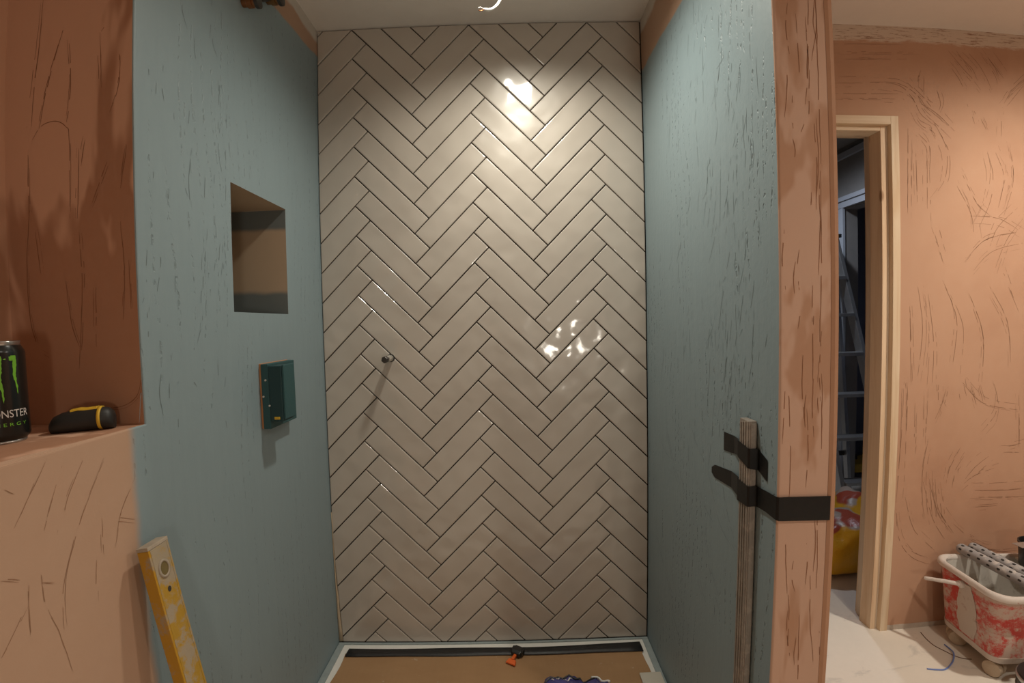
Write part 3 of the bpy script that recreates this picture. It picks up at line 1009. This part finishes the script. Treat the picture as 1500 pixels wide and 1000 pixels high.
t = thing('handheld_tool', (-0.768, -0.821, 1.0462), 'small black and yellow rubber-gripped hand tool lying on the plaster ledge', 'tool', rz=math.radians(29))
rings = []
prof = [(-0.047, 0.009, 0.008), (-0.0465, 0.013, 0.011), (-0.042, 0.0165, 0.0145), (-0.030, 0.019, 0.0175), (-0.015, 0.0195, 0.0190), (0.005, 0.0190, 0.0195), (0.022, 0.0195, 0.0200)]
def oval(x, a, h, n=20):
    return [Vector((x, a * math.cos(2 * math.pi * k / n), 0.001 + h + h * math.sin(2 * math.pi * k / n))) for k in range(n)]
b = MB(); b.loft([oval(*p) for p in prof])
tb = smooth_angle(b.build('grip', 'black_rub', t), 60)
b = MB(); b.loft([oval(0.0222, 0.0200, 0.0206), oval(0.0225, 0.0205, 0.0210), oval(0.0268, 0.0205, 0.0210), oval(0.027, 0.0200, 0.0206)])
b.build('yellow_band', 'yellow_rub', t, True)
b = MB(); b.loft([oval(0.0272, 0.0192, 0.0200), oval(0.036, 0.0180, 0.0190), oval(0.042, 0.0140, 0.0160), oval(0.0435, 0.008, 0.011)])
smooth_angle(b.build('end_cap', 'black_rub', t), 60)
b = MB()
b.loft([[Vector((x, y, z)) for y, z in ((-0.008, 0.0375 + dz), (0.008, 0.0375 + dz), (0.006, 0.0415 + dz), (-0.006, 0.0415 + dz))] for x, dz in ((-0.018, -0.001), (-0.006, 0.001), (0.004, 0.0), (0.021, 0.0015))])
b.build('top_strip', 'yellow_rub', tb, False, 0.001)

# ================================================================ spirit level leaning on the left wall
t = thing('spirit_level', (-0.524, -0.812, FLOOR), 'worn yellow spirit level leaning against the blue wall', 'spirit level')
LEN = 0.885
th = math.asin((0.524 - 0.667) / LEN)
LM = Matrix.Rotation(th, 4, 'Y')
def lv(name, x0, x1, y0, y1, z0, z1, mat, par=t, bev=0.001):
    b = MB(); b.box(x0, x1, y0, y1, z0, z1); b.xf(LM)
    return b.build(name, mat, par, False, bev)
hx, hy = 0.011, 0.0225
body = lv('web', -hx * 0.55, hx * 0.6, -hy + 0.004, hy - 0.004, 0.004, LEN - 0.004, 'level_dirty')
lv('edge_flange', -hx, hx, -hy, -hy + 0.0042, 0.0042, LEN - 0.0042, 'level_yellow')
lv('edge_flange', -hx, hx, hy - 0.0042, hy, 0.0042, LEN - 0.0042, 'level_dirty')
lv('side_face', hx * 0.6, hx, -hy + 0.0043, hy - 0.0043, 0.0045, LEN - 0.0045, 'level_dirty')
lv('end_cap', -hx - 0.0004, hx + 0.0004, -hy - 0.0004, hy + 0.0004, LEN - 0.004, LEN + 0.003, 'level_end')
lv('end_cap', -hx - 0.0004, hx + 0.0004, -hy - 0.0004, hy + 0.0004, 0.0, 0.004, 'level_end')
def ring(name, z, r, mat, d=0.002, par=None):
    b = MB()
    n = 24
    rg = []
    for rr_, xx in ((r, 0), (r, d), (r * 0.74, d), (r * 0.74, 0.0)):
        rg.append([Vector((hx + xx, rr_ * 0.8 * math.cos(2 * math.pi * k / n), z + rr_ * 1.15 * math.sin(2 * math.pi * k / n))) for k in range(n)])
    b.loft(rg, False, False); b.xf(LM)
    return b.build(name, mat, par or t, True)
def disc(name, z, r, mat, par=None):
    b = MB()
    n = 24
    b.loft([[Vector((hx + xx, r * 0.8 * math.cos(2 * math.pi * k / n), z + r * 1.15 * math.sin(2 * math.pi * k / n))) for k in range(n)] for xx in (-0.001, 0.0006)]); b.xf(LM)
    return b.build(name, mat, par or t)
r1 = ring('vial_surround', LEN - 0.048, 0.0150, 'level_end'); disc('vial', LEN - 0.048, 0.0112, 'vial', r1)
disc('hang_hole', LEN - 0.088, 0.0045, 'hole')
disc('vial', LEN * 0.5, 0.0150, 'vial')

# ================================================================ straightedge taped to the partition
t = thing('straightedge', (0.482, -0.68, -0.0015), 'weathered grooved aluminium straightedge standing against the blue partition wall', 'straightedge')
def se(name, x0, x1, y0, y1, z0, z1, mat='alu_strip', par=None, bev=0.0012):
    return box(name, x0 - 0.482, x1 - 0.482, y0 + 0.68, y1 + 0.68, z0 + 0.0015, z1 + 0.0015, mat, par or t, bev)
se('main_profile', 0.4735, 0.4896, -0.698, -0.662, -0.0015, 1.008)
for k, (y0, y1) in enumerate(((-0.6955, -0.6900), (-0.6865, -0.6815), (-0.6780, -0.6725), (-0.6690, -0.6645))):
    se('groove_rib', 0.4718, 0.4734, y0, y1, -0.0015, 1.007 - 0.002 * k, bev=0.0004)
se('edge_lip', 0.4760, 0.4870, -0.7003, -0.6982, -0.0015, 1.003, bev=0.0005)

def ribbon(name, path, label, mat='black_tape'):
    """path: list of (point, half-height, outward normal)"""
    b = MB()
    rg = []
    for p, hh, nrm, tl in path:
        p, nrm = Vector(p), Vector(nrm).normalized() * 0.0007
        up = Vector((0, 0, hh))
        rg.append([p - up, p + up, p + up + nrm, p - up + nrm])
    b.loft(rg)
    return tag(b.build(name, mat), label, 'tape')
NX, NY = (-1, 0, 0), (0, -1, 0)
ribbon('black_tape', [((0.4902, -0.563, 0.930), 0.022, NX, 0), ((0.4902, -0.61, 0.934), 0.020, NX, 0), ((0.480, -0.645, 0.940), 0.018, (-1, 0.4, 0), 0), ((0.4708, -0.660, 0.942), 0.0175, (-1, .6, 0), 0),
                      ((0.4708, -0.6985, 0.933), 0.0205, (-1, -0.5, 0), 0), ((0.474, -0.7012, 0.932), 0.021, (-.5, -1, 0), 0), ((0.4895, -0.7035, 0.931), 0.022, (-.3, -1, 0), 0), ((0.4900, -0.735, 0.918), 0.021, NX, 0)],
       'short black tape strip holding the top of the straightedge, ending on the blue wall')
ribbon('black_tape', [((0.4902, -0.503, 0.840), 0.007, NX, 0), ((0.4902, -0.52, 0.842), 0.016, NX, 0), ((0.4900, -0.60, 0.851), 0.019, NX, 0), ((0.480, -0.648, 0.853), 0.022, (-1, .4, 0), 0), ((0.4708, -0.661, 0.854), 0.024, (-1, .6, 0), 0),
                      ((0.4708, -0.6985, 0.853), 0.0215, (-1, -.5, 0), 0), ((0.474, -0.7012, 0.853), 0.021, (-.5, -1, 0), 0), ((0.4872, -0.7040, 0.855), 0.021, (-.6, -1, 0), 0), ((0.4885, -0.735, 0.857), 0.021, NX, 0),
                      ((0.4888, -0.7672, 0.857), 0.0225, NX, 0), ((0.4920, -0.7712, 0.857), 0.0230, (-1, -1, 0), 0), ((0.500, -0.7718, 0.857), 0.0232, NY, 0), ((0.5925, -0.7718, 0.8545), 0.0235, NY, 0)],
       'long black tape strip wrapped from the straightedge round the pink partition end')

# ================================================================ bucket corner on the right
CX, CY, RZ = 1.862, -0.205, math.radians(-8)
t = thing('wash_bucket', (CX, CY, FLOOR), 'red tiler wash bucket on castors caked in dried grout', 'bucket', rz=RZ)
def fz(z):
    return z - FLOOR
levels = [(0.030, 0.232, 0.110, 0.030), (0.036, 0.242, 0.118, 0.034), (0.052, 0.244, 0.119, 0.036), (0.128, 0.252, 0.125, 0.040), (0.132, 0.2505, 0.1235, 0.040), (0.138, 0.253, 0.126, 0.041), (0.232, 0.262, 0.134, 0.046), (0.270, 0.265, 0.137, 0.050)]
rg = [rrect(0, 0, hx_, hy_, r, fz(z), 6) for z, hx_, hy_, r in levels]
b = MB(); b.loft(rg, True, False)
inner = [rrect(0, 0, hx_ - 0.006, hy_ - 0.006, r, fz(z), 6) for z, hx_, hy_, r in ((0.270, 0.265, 0.137, 0.050), (0.138, 0.252, 0.125, 0.041), (0.045, 0.240, 0.116, 0.036))]
b.loft([rg[-1], inner[0]], False, False)
smooth_angle(b.build('tub', 'red_tub', t), 40)
b = MB(); b.loft(inner, False, True)
smooth_angle(b.build('tub_lining', 'tub_in', t), 40)
b = MB(); b.loft([rrect(0, 0, 0.238 + d, 0.114 + d, 0.036, fz(z), 6) for z, d in ((0.026, -0.001), (0.026, 0.0045), (0.047, 0.0070), (0.047, 0.001))], True, False)
smooth_angle(b.build('base_band', 'grey_grout', t), 40)
b = MB()
b.loft([rrect(0, 0, 0.265 + d, 0.136 + d, 0.055, fz(z), 6) for d, z in ((0.002, 0.260), (0.009, 0.263), (0.0115, 0.267), (0.0115, 0.277), (0.007, 0.284), (0.001, 0.285), (-0.006, 0.278), (-0.006, 0.270))], False, False)
smooth_angle(b.build('rim', 'rim', t), 50)
# grout run down the left side under the handle pivot
b = MB()
vv, ff = [], []
for i in range(15):
    u = i / 14
    z = 0.250 - 0.195 * u
    xw = -(0.2640 - 0.0190 * u) - 0.0012
    wd = 0.020 + 0.022 * math.sin(u * 2.6) + 0.006 * noise.noise(Vector((u * 6, 1, 2)))
    vv += [(xw, -0.005 - wd, fz(z)), (xw - 0.0015, -0.005, fz(z)), (xw, -0.005 + wd, fz(z))]
    if i:
        k = 3 * i
        ff += [(k - 3, k - 2, k + 1, k), (k - 2, k - 1, k + 2, k + 1)]
make('grout_run', vv, ff, 'grey_grout', t, True)
# handle pivot and arm
b = MB(); b.lathe([(0.012, 0), (0.013, 0.003), (0.013, 0.010), (0.007, 0.012)], 16)
b.xf(Matrix.Translation((-0.264, 0.012, fz(0.240))) @ Matrix.Rotation(math.radians(-90), 4, 'Y'))
hd = smooth_angle(b.build('handle_pivot', 'rim', t), 40)
b = MB(); b.tube(cr([Vector((-0.272, 0.012, fz(0.240))), Vector((-0.290, 0.026, fz(0.2380))), Vector((-0.318, 0.055, fz(0.2300))), Vector((-0.342, 0.085, fz(0.2200)))]), [0.0075] * 6 + [0.0072] * 6 + [0.0068] * 6 + [0.005], 10)
b.build('handle_arm', 'rim', hd, True)
for sx, sy in ((-1, 1), (-1, -1), (1, 1), (1, -1)):
    c = Vector((sx * 0.205, sy * 0.083, 0))
    b = MB(); b.lathe([(0.012, 0.048), (0.017, 0.058), (0.017, 0.0655)], 14, (c.x, c.y))
    ft = smooth_angle(b.build('castor', 'castor', t), 40)
    b = MB()
    for s in (-1, 1):
        b.lathe([(0.012, s * 0.0015), (0.0270, s * 0.004), (0.0300, s * 0.012), (0.0270, s * 0.025), (0.016, s * 0.029)][::s], 20)
    b.xf(Matrix.Translation((c.x, c.y, 0.0301)) @ Matrix.Rotation(math.radians(28 if sy < 0 else 62), 4, 'Z') @ Matrix.Rotation(math.radians(90), 4, 'Y'))
    smooth_angle(b.build('castor_wheel', 'castor', ft), 40)

b = MB()
for k in range(9):
    b.box(0.035 + 0.024 * k, 0.047 + 0.024 * k, -0.131, 0.131, fz(0.268), fz(0.276))
b.box(0.035, 0.239, -0.006, 0.006, fz(0.262), fz(0.2675))
b.build('drain_grid', 'tub_in', t)

# perforated rollers across the tub
def roller(px, label):
    L0 = 0.335
    t = thing('wash_roller', (px, -0.030, 0.3055), label, 'roller', 'perforated rollers across the wash bucket', rz=math.radians(-2))
    b = MB(); b.lathe([(0.010, 0.0), (0.0165, 0.004), (0.019, 0.010), (0.019, L0 - 0.01), (0.0165, L0 - 0.004), (0.010, L0)], 24)
    b.xf(Matrix.Rotation(math.radians(90), 4, 'X'))
    smooth_angle(b.build('roller_tube', 'roller', t), 50)
    me = None
    for k in range(9):
        for a in (math.radians(60 + (15 if k % 2 else 0)), math.radians(112 + (15 if k % 2 else 0)), math.radians(8 + (15 if k % 2 else 0)), math.radians(165 + (15 if k % 2 else 0))):
            if me is None:
                b = MB()
                b.loft([rrect(0, 0, 0.0034, 0.0056, 0.0028, z, 3) for z in (-0.0015, 0.0006)])
                q = b.build('roller_hole', 'hole', t)
                me = q.data
            else:
                q = bpy.data.objects.new('roller_hole', me)
                COL.objects.link(q)
                q.parent = t
            q.matrix_local = Matrix.Translation((0.0190 * math.cos(a), -0.022 - 0.0360 * k - (0.009 if a < 1.5 else 0.0), 0.0190 * math.sin(a))) @ Matrix.Rotation(math.pi / 2 - a, 4, 'Y')
roller(1.722, 'grey perforated roller lying across the red bucket nearest its handle')
roller(1.774, 'grey perforated roller lying across the red bucket beside the black pot')

t = thing('black_pot', (1.915, -0.160, 0.2765), 'black plastic pot standing on top of the red bucket beside the rollers', 'pot')
b = MB(); b.lathe([(0.048, 0.0), (0.053, 0.003), (0.0605, 0.085), (0.062, 0.085), (0.062, 0.092), (0.0585, 0.092), (0.050, 0.01)], 36)
smooth_angle(b.build('pot_body', 'black_plastic', t), 35)
t = thing('scraper_blade', (1.915, -0.160, 0.3690), 'flat grey metal scraper blade resting on the black pot', 'scraper')
b = MB(); b.box(-0.100, 0.05, -0.018, 0.018, 0.0, 0.0022)
b.build('blade', 'alu', t, False, 0.0006)
b = MB(); b.tube([(0.048, 0, 0.009), (0.12, 0, 0.014)], [0.009, 0.011], 12)
b.build('handle', 'black_plastic', t, True)

t = thing('black_tub', (1.676, -0.414, FLOOR), 'low round black tub with silver band on the floor beside the red bucket', 'tub')
b = MB(); b.lathe([(0.075, 0.0), (0.081, 0.004), (0.085, 0.078), (0.085, 0.092)], 48)
smooth_angle(b.build('tub_body', 'black_plastic', t), 35)
b = MB(); b.lathe([(0.0862, 0.080), (0.0875, 0.082), (0.0875, 0.090), (0.083, 0.0935)], 48)
smooth_angle(b.build('silver_band', 'alu', t), 35)
b = MB(); b.lathe([(0.085, 0.0936), (0.083, 0.099), (0.073, 0.101), (0.02, 0.101)], 48)
smooth_angle(b.build('lid', 'black_plastic', t), 35)
b = MB(); b.lathe([(0.0834, 0.046), (0.0846, 0.0470), (0.0848, 0.0490), (0.0837, 0.050)], 48)
smooth_angle(b.build('rib', 'alu', t), 35)

b = MB(); b.tube(cr([Vector(p) for p in ((1.44, -0.204, -0.0375), (1.47, -0.212, -0.0375), (1.504, -0.214, -0.0375), (1.556, -0.190, -0.034), (1.592, -0.160, -0.030), (1.606, -0.134, -0.034), (1.612, -0.105, -0.0375))]), 0.0024, 8)
tag(b.build('electric_wire', 'wire_blue', None, True), 'thin blue electric wire curling from under the red bucket', 'wire')
b = MB(); b.tube(cr([Vector(p) for p in ((1.640, -0.185, -0.0385), (1.615, -0.178, -0.0385), (1.595, -0.160, -0.0385), (1.583, -0.135, -0.0385), (1.570, -0.10, -0.0385), (1.575, -0.06, -0.0385), (1.585, -0.03, -0.0385))]), 0.0014, 6)
tag(b.build('electric_wire', 'wire_brown', None, True), 'thin brown electric wire looping on the floor under the bucket', 'wire')

# ================================================================ beyond the doorway
t = thing('rubble_sack', (1.62, 0.50, FLOOR), 'yellow printed plastic sack slumped on the floor behind the doorway', 'sack')
def sack_pt(u, v):
    th_, ph = 2 * math.pi * u, math.pi * v
    e = 0.62
    c = lambda a: math.copysign(abs(math.cos(a)) ** e, math.cos(a))
    s_ = lambda a: math.copysign(abs(math.sin(a)) ** e, math.sin(a))
    p = Vector((0.23 * c(th_) * s_(ph), 0.20 * s_(th_) * s_(ph), 0.155 + 0.155 * -c(ph)))
    p.z *= 0.80 + 0.9 * max(0.0, p.x + 0.1) + 0.55 * max(0.0, p.y)
    d = 0.028 * noise.noise(p * 6) + 0.012 * noise.noise(p * 17) - 0.02 * abs(noise.noise(p * 9 + Vector((4, 4, 0))))
    k = 1 + d / 0.2
    return Vector((p.x * k, p.y * k, max(0.0, p.z * k)))
NU, NV = 64, 32
vv = [sack_pt(i / NU, j / NV) for j in range(NV + 1) for i in range(NU)]
ff = [(j * NU + i, j * NU + (i + 1) % NU, (j + 1) * NU + (i + 1) % NU, (j + 1) * NU + i) for j in range(NV) for i in range(NU)]
make('sack_body', vv, ff, 'sack', t, True)
b = MB()
b.tube(cr([sack_pt(0.62 - 0.4 * k / 10, 0.86) + Vector((0, 0, 0.006)) for k in range(11)]), 0.004, 8)
b.build('rolled_mouth', 'yellow_rub', t, True)

t = thing('stepladder', (2.20, 1.0, FLOOR), 'dull aluminium stepladder standing in the dark room beyond the doorway', 'ladder')
def lp(x, y, z):
    return Vector((x - 2.20, y - 1.0, z - FLOOR))
def rail(name, a, c, wx, wy, mat='alu'):
    a, c = lp(*a), lp(*c)
    b = MB()
    b.loft([[p + Vector((sx * wx, sy * wy, 0)) for sx, sy in ((-1, -1), (1, -1), (1, 1), (-1, 1))] for p in (a, c)])
    return b.build(name, mat, t, False, 0.002)
for x in (1.93, 2.25):
    rail('front_rail', (x, 0.790, FLOOR + 0.02), (x, 1.334, 1.75), 0.013, 0.030)
    rail('rear_leg', (x + 0.02 * (1 if x > 2 else -1), 1.195, FLOOR + 0.02), (x, 1.352, 1.72), 0.012, 0.018)
    for yy in (0.790, 1.195):
        box('rubber_foot', x - 2.20 - 0.02, x - 2.20 + 0.02, yy - 1.0 - 0.036, yy - 1.0 + 0.036, 0.0, 0.030, 'black_plastic', t, 0.004)
for k in range(1, 7):
    z = FLOOR + 0.25 * k
    y = 0.790 + (z - FLOOR - 0.02) * 0.544 / 1.77
    box('tread', 1.945 - 2.20, 2.237 - 2.20, y - 1.0 - 0.04, y - 1.0 + 0.04, z - FLOOR, z - FLOOR + 0.022, 'alu', t, 0.003)
box('cross_bar', 1.925 - 2.20, 2.255 - 2.20, 1.225 - 1.0, 1.245 - 1.0, 0.30, 0.33, 'black_plastic', t, 0.003)
box('top_platform', 1.915 - 2.20, 2.265 - 2.20, 1.28 - 1.0, 1.42 - 1.0, 1.79, 1.815, 'black_plastic', t, 0.004)

t = thing('tool_case', (2.72, 1.60, FLOOR), 'yellow and black tool case on the floor behind the stepladder', 'tool case')
box('case_base', -0.17, 0.17, -0.12, 0.12, 0.0, 0.07, 'black_plastic', t, 0.01)
box('case_lid', -0.17, 0.17, -0.12, 0.12, 0.0705, 0.135, 'yellow_rub', t, 0.01)
b = MB(); b.tube(cr([Vector(p) for p in ((-0.06, 0, 0.134), (-0.055, 0, 0.168), (0, 0, 0.175), (0.055, 0, 0.168), (0.06, 0, 0.134))]), 0.009, 10)
b.build('carry_handle', 'black_plastic', t, True)

# ================================================================ trowel marks in the plaster and paint (fine grooves, joined per wall)
CF, CK = 614.164, -0.042
CO = Vector((0.0, -1.52485, 1.21745))
def ray(px, py):
    x, y = (px - 750) / CF, (py - 500) / CF
    r = math.hypot(x, y)
    u = r
    for _ in range(30):
        u = r / (1 + CK * u * u)
    k = u / max(r, 1e-9)
    return _r * (x * k) + _d * (y * k) + _f
def on_plane(px, py, ax, c):
    d = ray(px, py)
    return CO + d * ((c - CO[ax]) / d[ax])
def stroke(b, pts, ax, c, sgn, wd, rnd, thr=0.30, lift=0.0004):
    P = [on_plane(px, py, ax, c) for px, py in pts]
    P = cr(P, 10) if len(P) > 2 else [P[0].lerp(P[1], k / 14) for k in range(15)]
    n = len(P)
    so = Vector((rnd.uniform(0, 90), rnd.uniform(0, 90), 0))
    nrm = Vector((0, 0, 0))
    nrm[ax] = sgn
    prev = None
    for i, p in enumerate(P):
        d = (P[min(i + 1, n - 1)] - P[max(i - 1, 0)]).normalized()
        sd = d.cross(nrm).normalized()
        u = i / (n - 1)
        w_ = wd * (0.35 + 0.65 * math.sin(math.pi * min(1, max(0, u)))) * (0.7 + 0.8 * abs(noise.noise(p * 90 + so)))
        q = p + nrm * lift
        if ax == 0 and c < 0:
            q.x = XL + lean(q.z) + lift
        q += sd * 0.0012 * noise.noise(p * 40 + so)
        cur = (q - sd * w_, q + sd * w_)
        if prev and noise.noise(p * 38 + so) > -thr:
            b.add([prev[0], prev[1], cur[1], cur[0]], [(0, 1, 2, 3)])
        prev = cur
def marks(name, parent, mat, ax, c, sgn, lines, wd, copies, jit, seed, thr=0.30):
    rnd = random.Random(seed)
    b = MB()
    for ln in lines:
        stroke(b, ln, ax, c, sgn, wd, rnd, thr)
        for _ in range(copies):
            dx, dy, dd = rnd.uniform(-jit, jit), rnd.uniform(-jit, jit) * 1.6, rnd.uniform(-0.3, 0.3) * jit
            stroke(b, [(x + dx + dd * k, y + dy) for k, (x, y) in enumerate(ln)], ax, c, sgn, wd * rnd.uniform(0.4, 0.8), rnd, 0.05)
    q = b.build(name, mat, parent)
    q['kind'] = 'stuff'
    return q
def sc(lst, k, ox, oy):
    return [[(ox + x / k, oy + y / k) for x, y in ln] for ln in lst]
MT['groove'] = simple('plaster_groove', (0.29, 0.155, 0.088), 0.9, 0, 0.35, 60)
MT['groove_dark'] = simple('plaster_groove_dark', (0.26, 0.115, 0.055), 0.9, 0, 0.35, 60)
MT['groove_blue'] = simple('paint_groove', (0.150, 0.192, 0.200), 0.6, 0, 0.3, 60)
rear = sc([[(145, 0), (150, 130), (140, 370)], [(205, 150), (195, 500)], [(270, 100), (265, 400)], [(300, 430), (265, 600), (255, 800), (270, 1000)],
           [(375, 0), (375, 120), (390, 170)], [(430, 50), (400, 160), (350, 270)], [(560, 20), (580, 100)], [(610, 20), (650, 160)], [(670, 20), (700, 140)],
           [(780, 10), (805, 120), (790, 230), (740, 300), (690, 360)], [(960, 90), (960, 470)], [(850, 510), (960, 510)], [(870, 470), (990, 440)],
           [(780, 625), (640, 680), (560, 740)], [(740, 540), (640, 620), (560, 720)], [(530, 490), (460, 620), (430, 740)], [(560, 540), (500, 640), (485, 730)],
           [(640, 790), (800, 790), (1000, 775)], [(620, 840), (820, 838), (1000, 830)], [(640, 910), (800, 900)], [(370, 740), (390, 900), (400, 1000)], [(310, 740), (330, 1000)]], 5.0, 1300, 560)
rear += sc([[(60, 388), (640, 390)], [(60, 320), (560, 325)], [(250, 432), (350, 430)], [(60, 608), (270, 605)], [(320, 600), (520, 608), (660, 690), (740, 790), (810, 850), (890, 920)],
            [(60, 683), (530, 688)], [(425, 748), (500, 750)], [(890, 370), (980, 480), (1060, 570), (1130, 660)], [(960, 400), (1060, 500), (1100, 570)],
            [(1010, 360), (1110, 470), (1170, 570), (1210, 660)], [(1130, 400), (1230, 550), (1250, 620)], [(1180, 420), (1300, 580)], [(900, 480), (970, 580), (1020, 680)],
            [(1450, 540), (1350, 640), (1290, 720)], [(1450, 620), (1320, 780)], [(810, 660), (830, 750), (800, 830)], [(690, 520), (670, 600)], [(715, 560), (715, 700)],
            [(1030, 760), (1090, 910)], [(1130, 870), (1170, 950)], [(660, 860), (700, 920), (780, 960), (800, 1000)], [(1280, 870), (1280, 1000)]], 5.0, 1210, 0)
rear += sc([[(870, 420), (880, 520), (920, 580), (980, 605)], [(900, 380), (930, 490), (1000, 560)], [(960, 330), (990, 450), (1030, 520)], [(1110, 520), (1200, 560), (1290, 555)],
            [(1060, 470), (1120, 520), (1180, 540)], [(890, 20), (885, 200), (870, 400)], [(1000, 320), (1010, 420), (1060, 500)]], 2.272, 930, 560)
rear += sc([[(1040, 490), (1080, 540), (1080, 620)], [(1090, 440), (1140, 540), (1140, 640), (1110, 700)], [(1320, 560), (1350, 650), (1330, 760)], [(1200, 640), (1250, 740), (1300, 790)],
            [(1230, 790), (1330, 800), (1400, 840)], [(1030, 560), (1035, 740)], [(1070, 560), (1072, 780)], [(1000, 470), (1000, 780)], [(1180, 680), (1230, 780), (1240, 860)],
            [(1290, 560), (1310, 640), (1300, 740), (1260, 830)], [(1370, 540), (1385, 660), (1350, 790)], [(1400, 760), (1330, 830), (1300, 900)], [(1420, 800), (1360, 880), (1320, 980)],
            [(1210, 960), (1280, 880), (1390, 850)], [(1240, 990), (1310, 920), (1420, 890)], [(1100, 860), (1130, 960)], [(1050, 380), (1110, 420), (1170, 480)], [(1010, 310), (1060, 360), (1090, 400)],
            [(860, 300), (960, 310), (1010, 350), (1050, 420), (1100, 460)], [(1350, 380), (1380, 330), (1425, 290)]], 2.5, 930, 0)
rear += [[(1345, 420), (1352, 480), (1345, 550)], [(1360, 430), (1368, 500), (1366, 560)], [(1385, 420), (1402, 470), (1395, 540)], [(1420, 430), (1440, 490), (1438, 560)],
         [(1450, 420), (1475, 470), (1480, 530)], [(1470, 400), (1490, 450)], [(1333, 440), (1335, 560)], [(1410, 560), (1440, 590), (1490, 600)]]
WR = bpy.data.objects['wall_rear']
marks('trowel_marks', WR, 'groove', 1, 0.0, -1, rear, 0.0011, 2, 8.0, 3)
rnd = random.Random(21)
post = []
for _ in range(46):
    x, y, L = rnd.uniform(1148, 1206), rnd.uniform(-20, 940), rnd.uniform(30, 130)
    if 690 < y + L / 2 < 790:
        continue
    post.append([(x, y), (x + rnd.uniform(-3, 4), y + L / 2), (x + rnd.uniform(-4, 4), y + L)])
post += [[(1195, 0), (1199, 120), (1203, 240)], [(1202, 250), (1203, 420), (1198, 560)], [(1150, 560), (1146, 650)], [(1166, 20), (1172, 120)]]
marks('trowel_marks', wp, 'groove_dark', 1, YP, -1, post, 0.0008, 0, 0, 5, 0.2)
rev = sc([[(200, 0), (185, 180), (160, 400), (145, 580)], [(290, 140), (230, 350), (180, 590)], [(510, 0), (490, 100), (465, 145)], [(530, 0), (550, 250), (540, 400), (500, 520)],
          [(320, 200), (325, 400), (305, 560)], [(150, 640), (190, 580), (250, 555), (300, 580), (318, 640), (320, 1000)], [(130, 710), (135, 1000)], [(460, 150), (465, 400)],
          [(580, 660), (550, 860)], [(490, 740), (420, 930)], [(360, 680), (355, 1000)], [(390, 640), (370, 760)]], 3.125, 0, 0)
rev += sc([[(110, 20), (100, 200), (110, 400), (140, 520), (180, 560)], [(130, 100), (150, 250)], [(290, 100), (300, 300), (290, 600)], [(440, 60), (455, 250), (450, 420)], [(470, 200), (480, 380)],
           [(515, 640), (500, 700), (440, 740), (340, 735)], [(240, 280), (262, 430), (290, 520)], [(350, 300), (352, 520)]], 2.5, 0, 300)
marks('trowel_marks', wl, 'groove_dark', 1, -0.7715, -1, rev, 0.0008, 1, 4.0, 8)
low = sc([[(180, 100), (120, 230), (55, 370)], [(245, 110), (200, 280), (175, 380)], [(330, 95), (270, 250), (240, 390)], [(415, 100), (340, 290), (290, 450), (255, 620), (260, 780)],
          [(545, 170), (490, 300), (465, 450)], [(165, 560), (185, 680), (240, 790), (300, 955)], [(115, 600), (125, 810)], [(110, 680), (40, 830), (2, 900)], [(2, 575), (80, 580)],
          [(170, 590), (220, 592)], [(450, 325), (545, 333)], [(410, 330), (420, 480)], [(390, 500), (390, 650)], [(2, 210), (55, 230)]], 2.778, 0, 640)
marks('trowel_marks', wl, 'groove', 0, XL, 1, low, 0.0006, 1, 4.0, 12, 0.2)
rnd = random.Random(31)
blr = []
for _ in range(150):
    x, y, L = rnd.triangular(950, 1132, 1085), rnd.uniform(-30, 620), rnd.uniform(25, 120)
    cv = rnd.uniform(-16, 4)
    blr.append([(x, y), (x + cv * 0.35, y + L / 2), (x + cv, y + L)])
for _ in range(30):
    x, y, L = rnd.uniform(955, 1060), rnd.uniform(600, 900), rnd.uniform(40, 120)
    blr.append([(x, y), (x + 8, y + L / 2), (x + 22, y + L)])
marks('brush_marks', wp, 'groove_blue', 0, XR, -1, blr, 0.0006, 0, 0, 14, 0.0)
bll = []
for _ in range(46):
    x, y, L = rnd.uniform(205, 330), rnd.uniform(-30, 560), rnd.uniform(25, 110)
    bll.append([(x, y), (x + rnd.uniform(-4, 2), y + L / 2), (x + rnd.uniform(-6, 6), y + L)])
marks('brush_marks', wl, 'groove_blue', 0, XL, 1, bll, 0.0007, 0, 0, 17, -0.08)
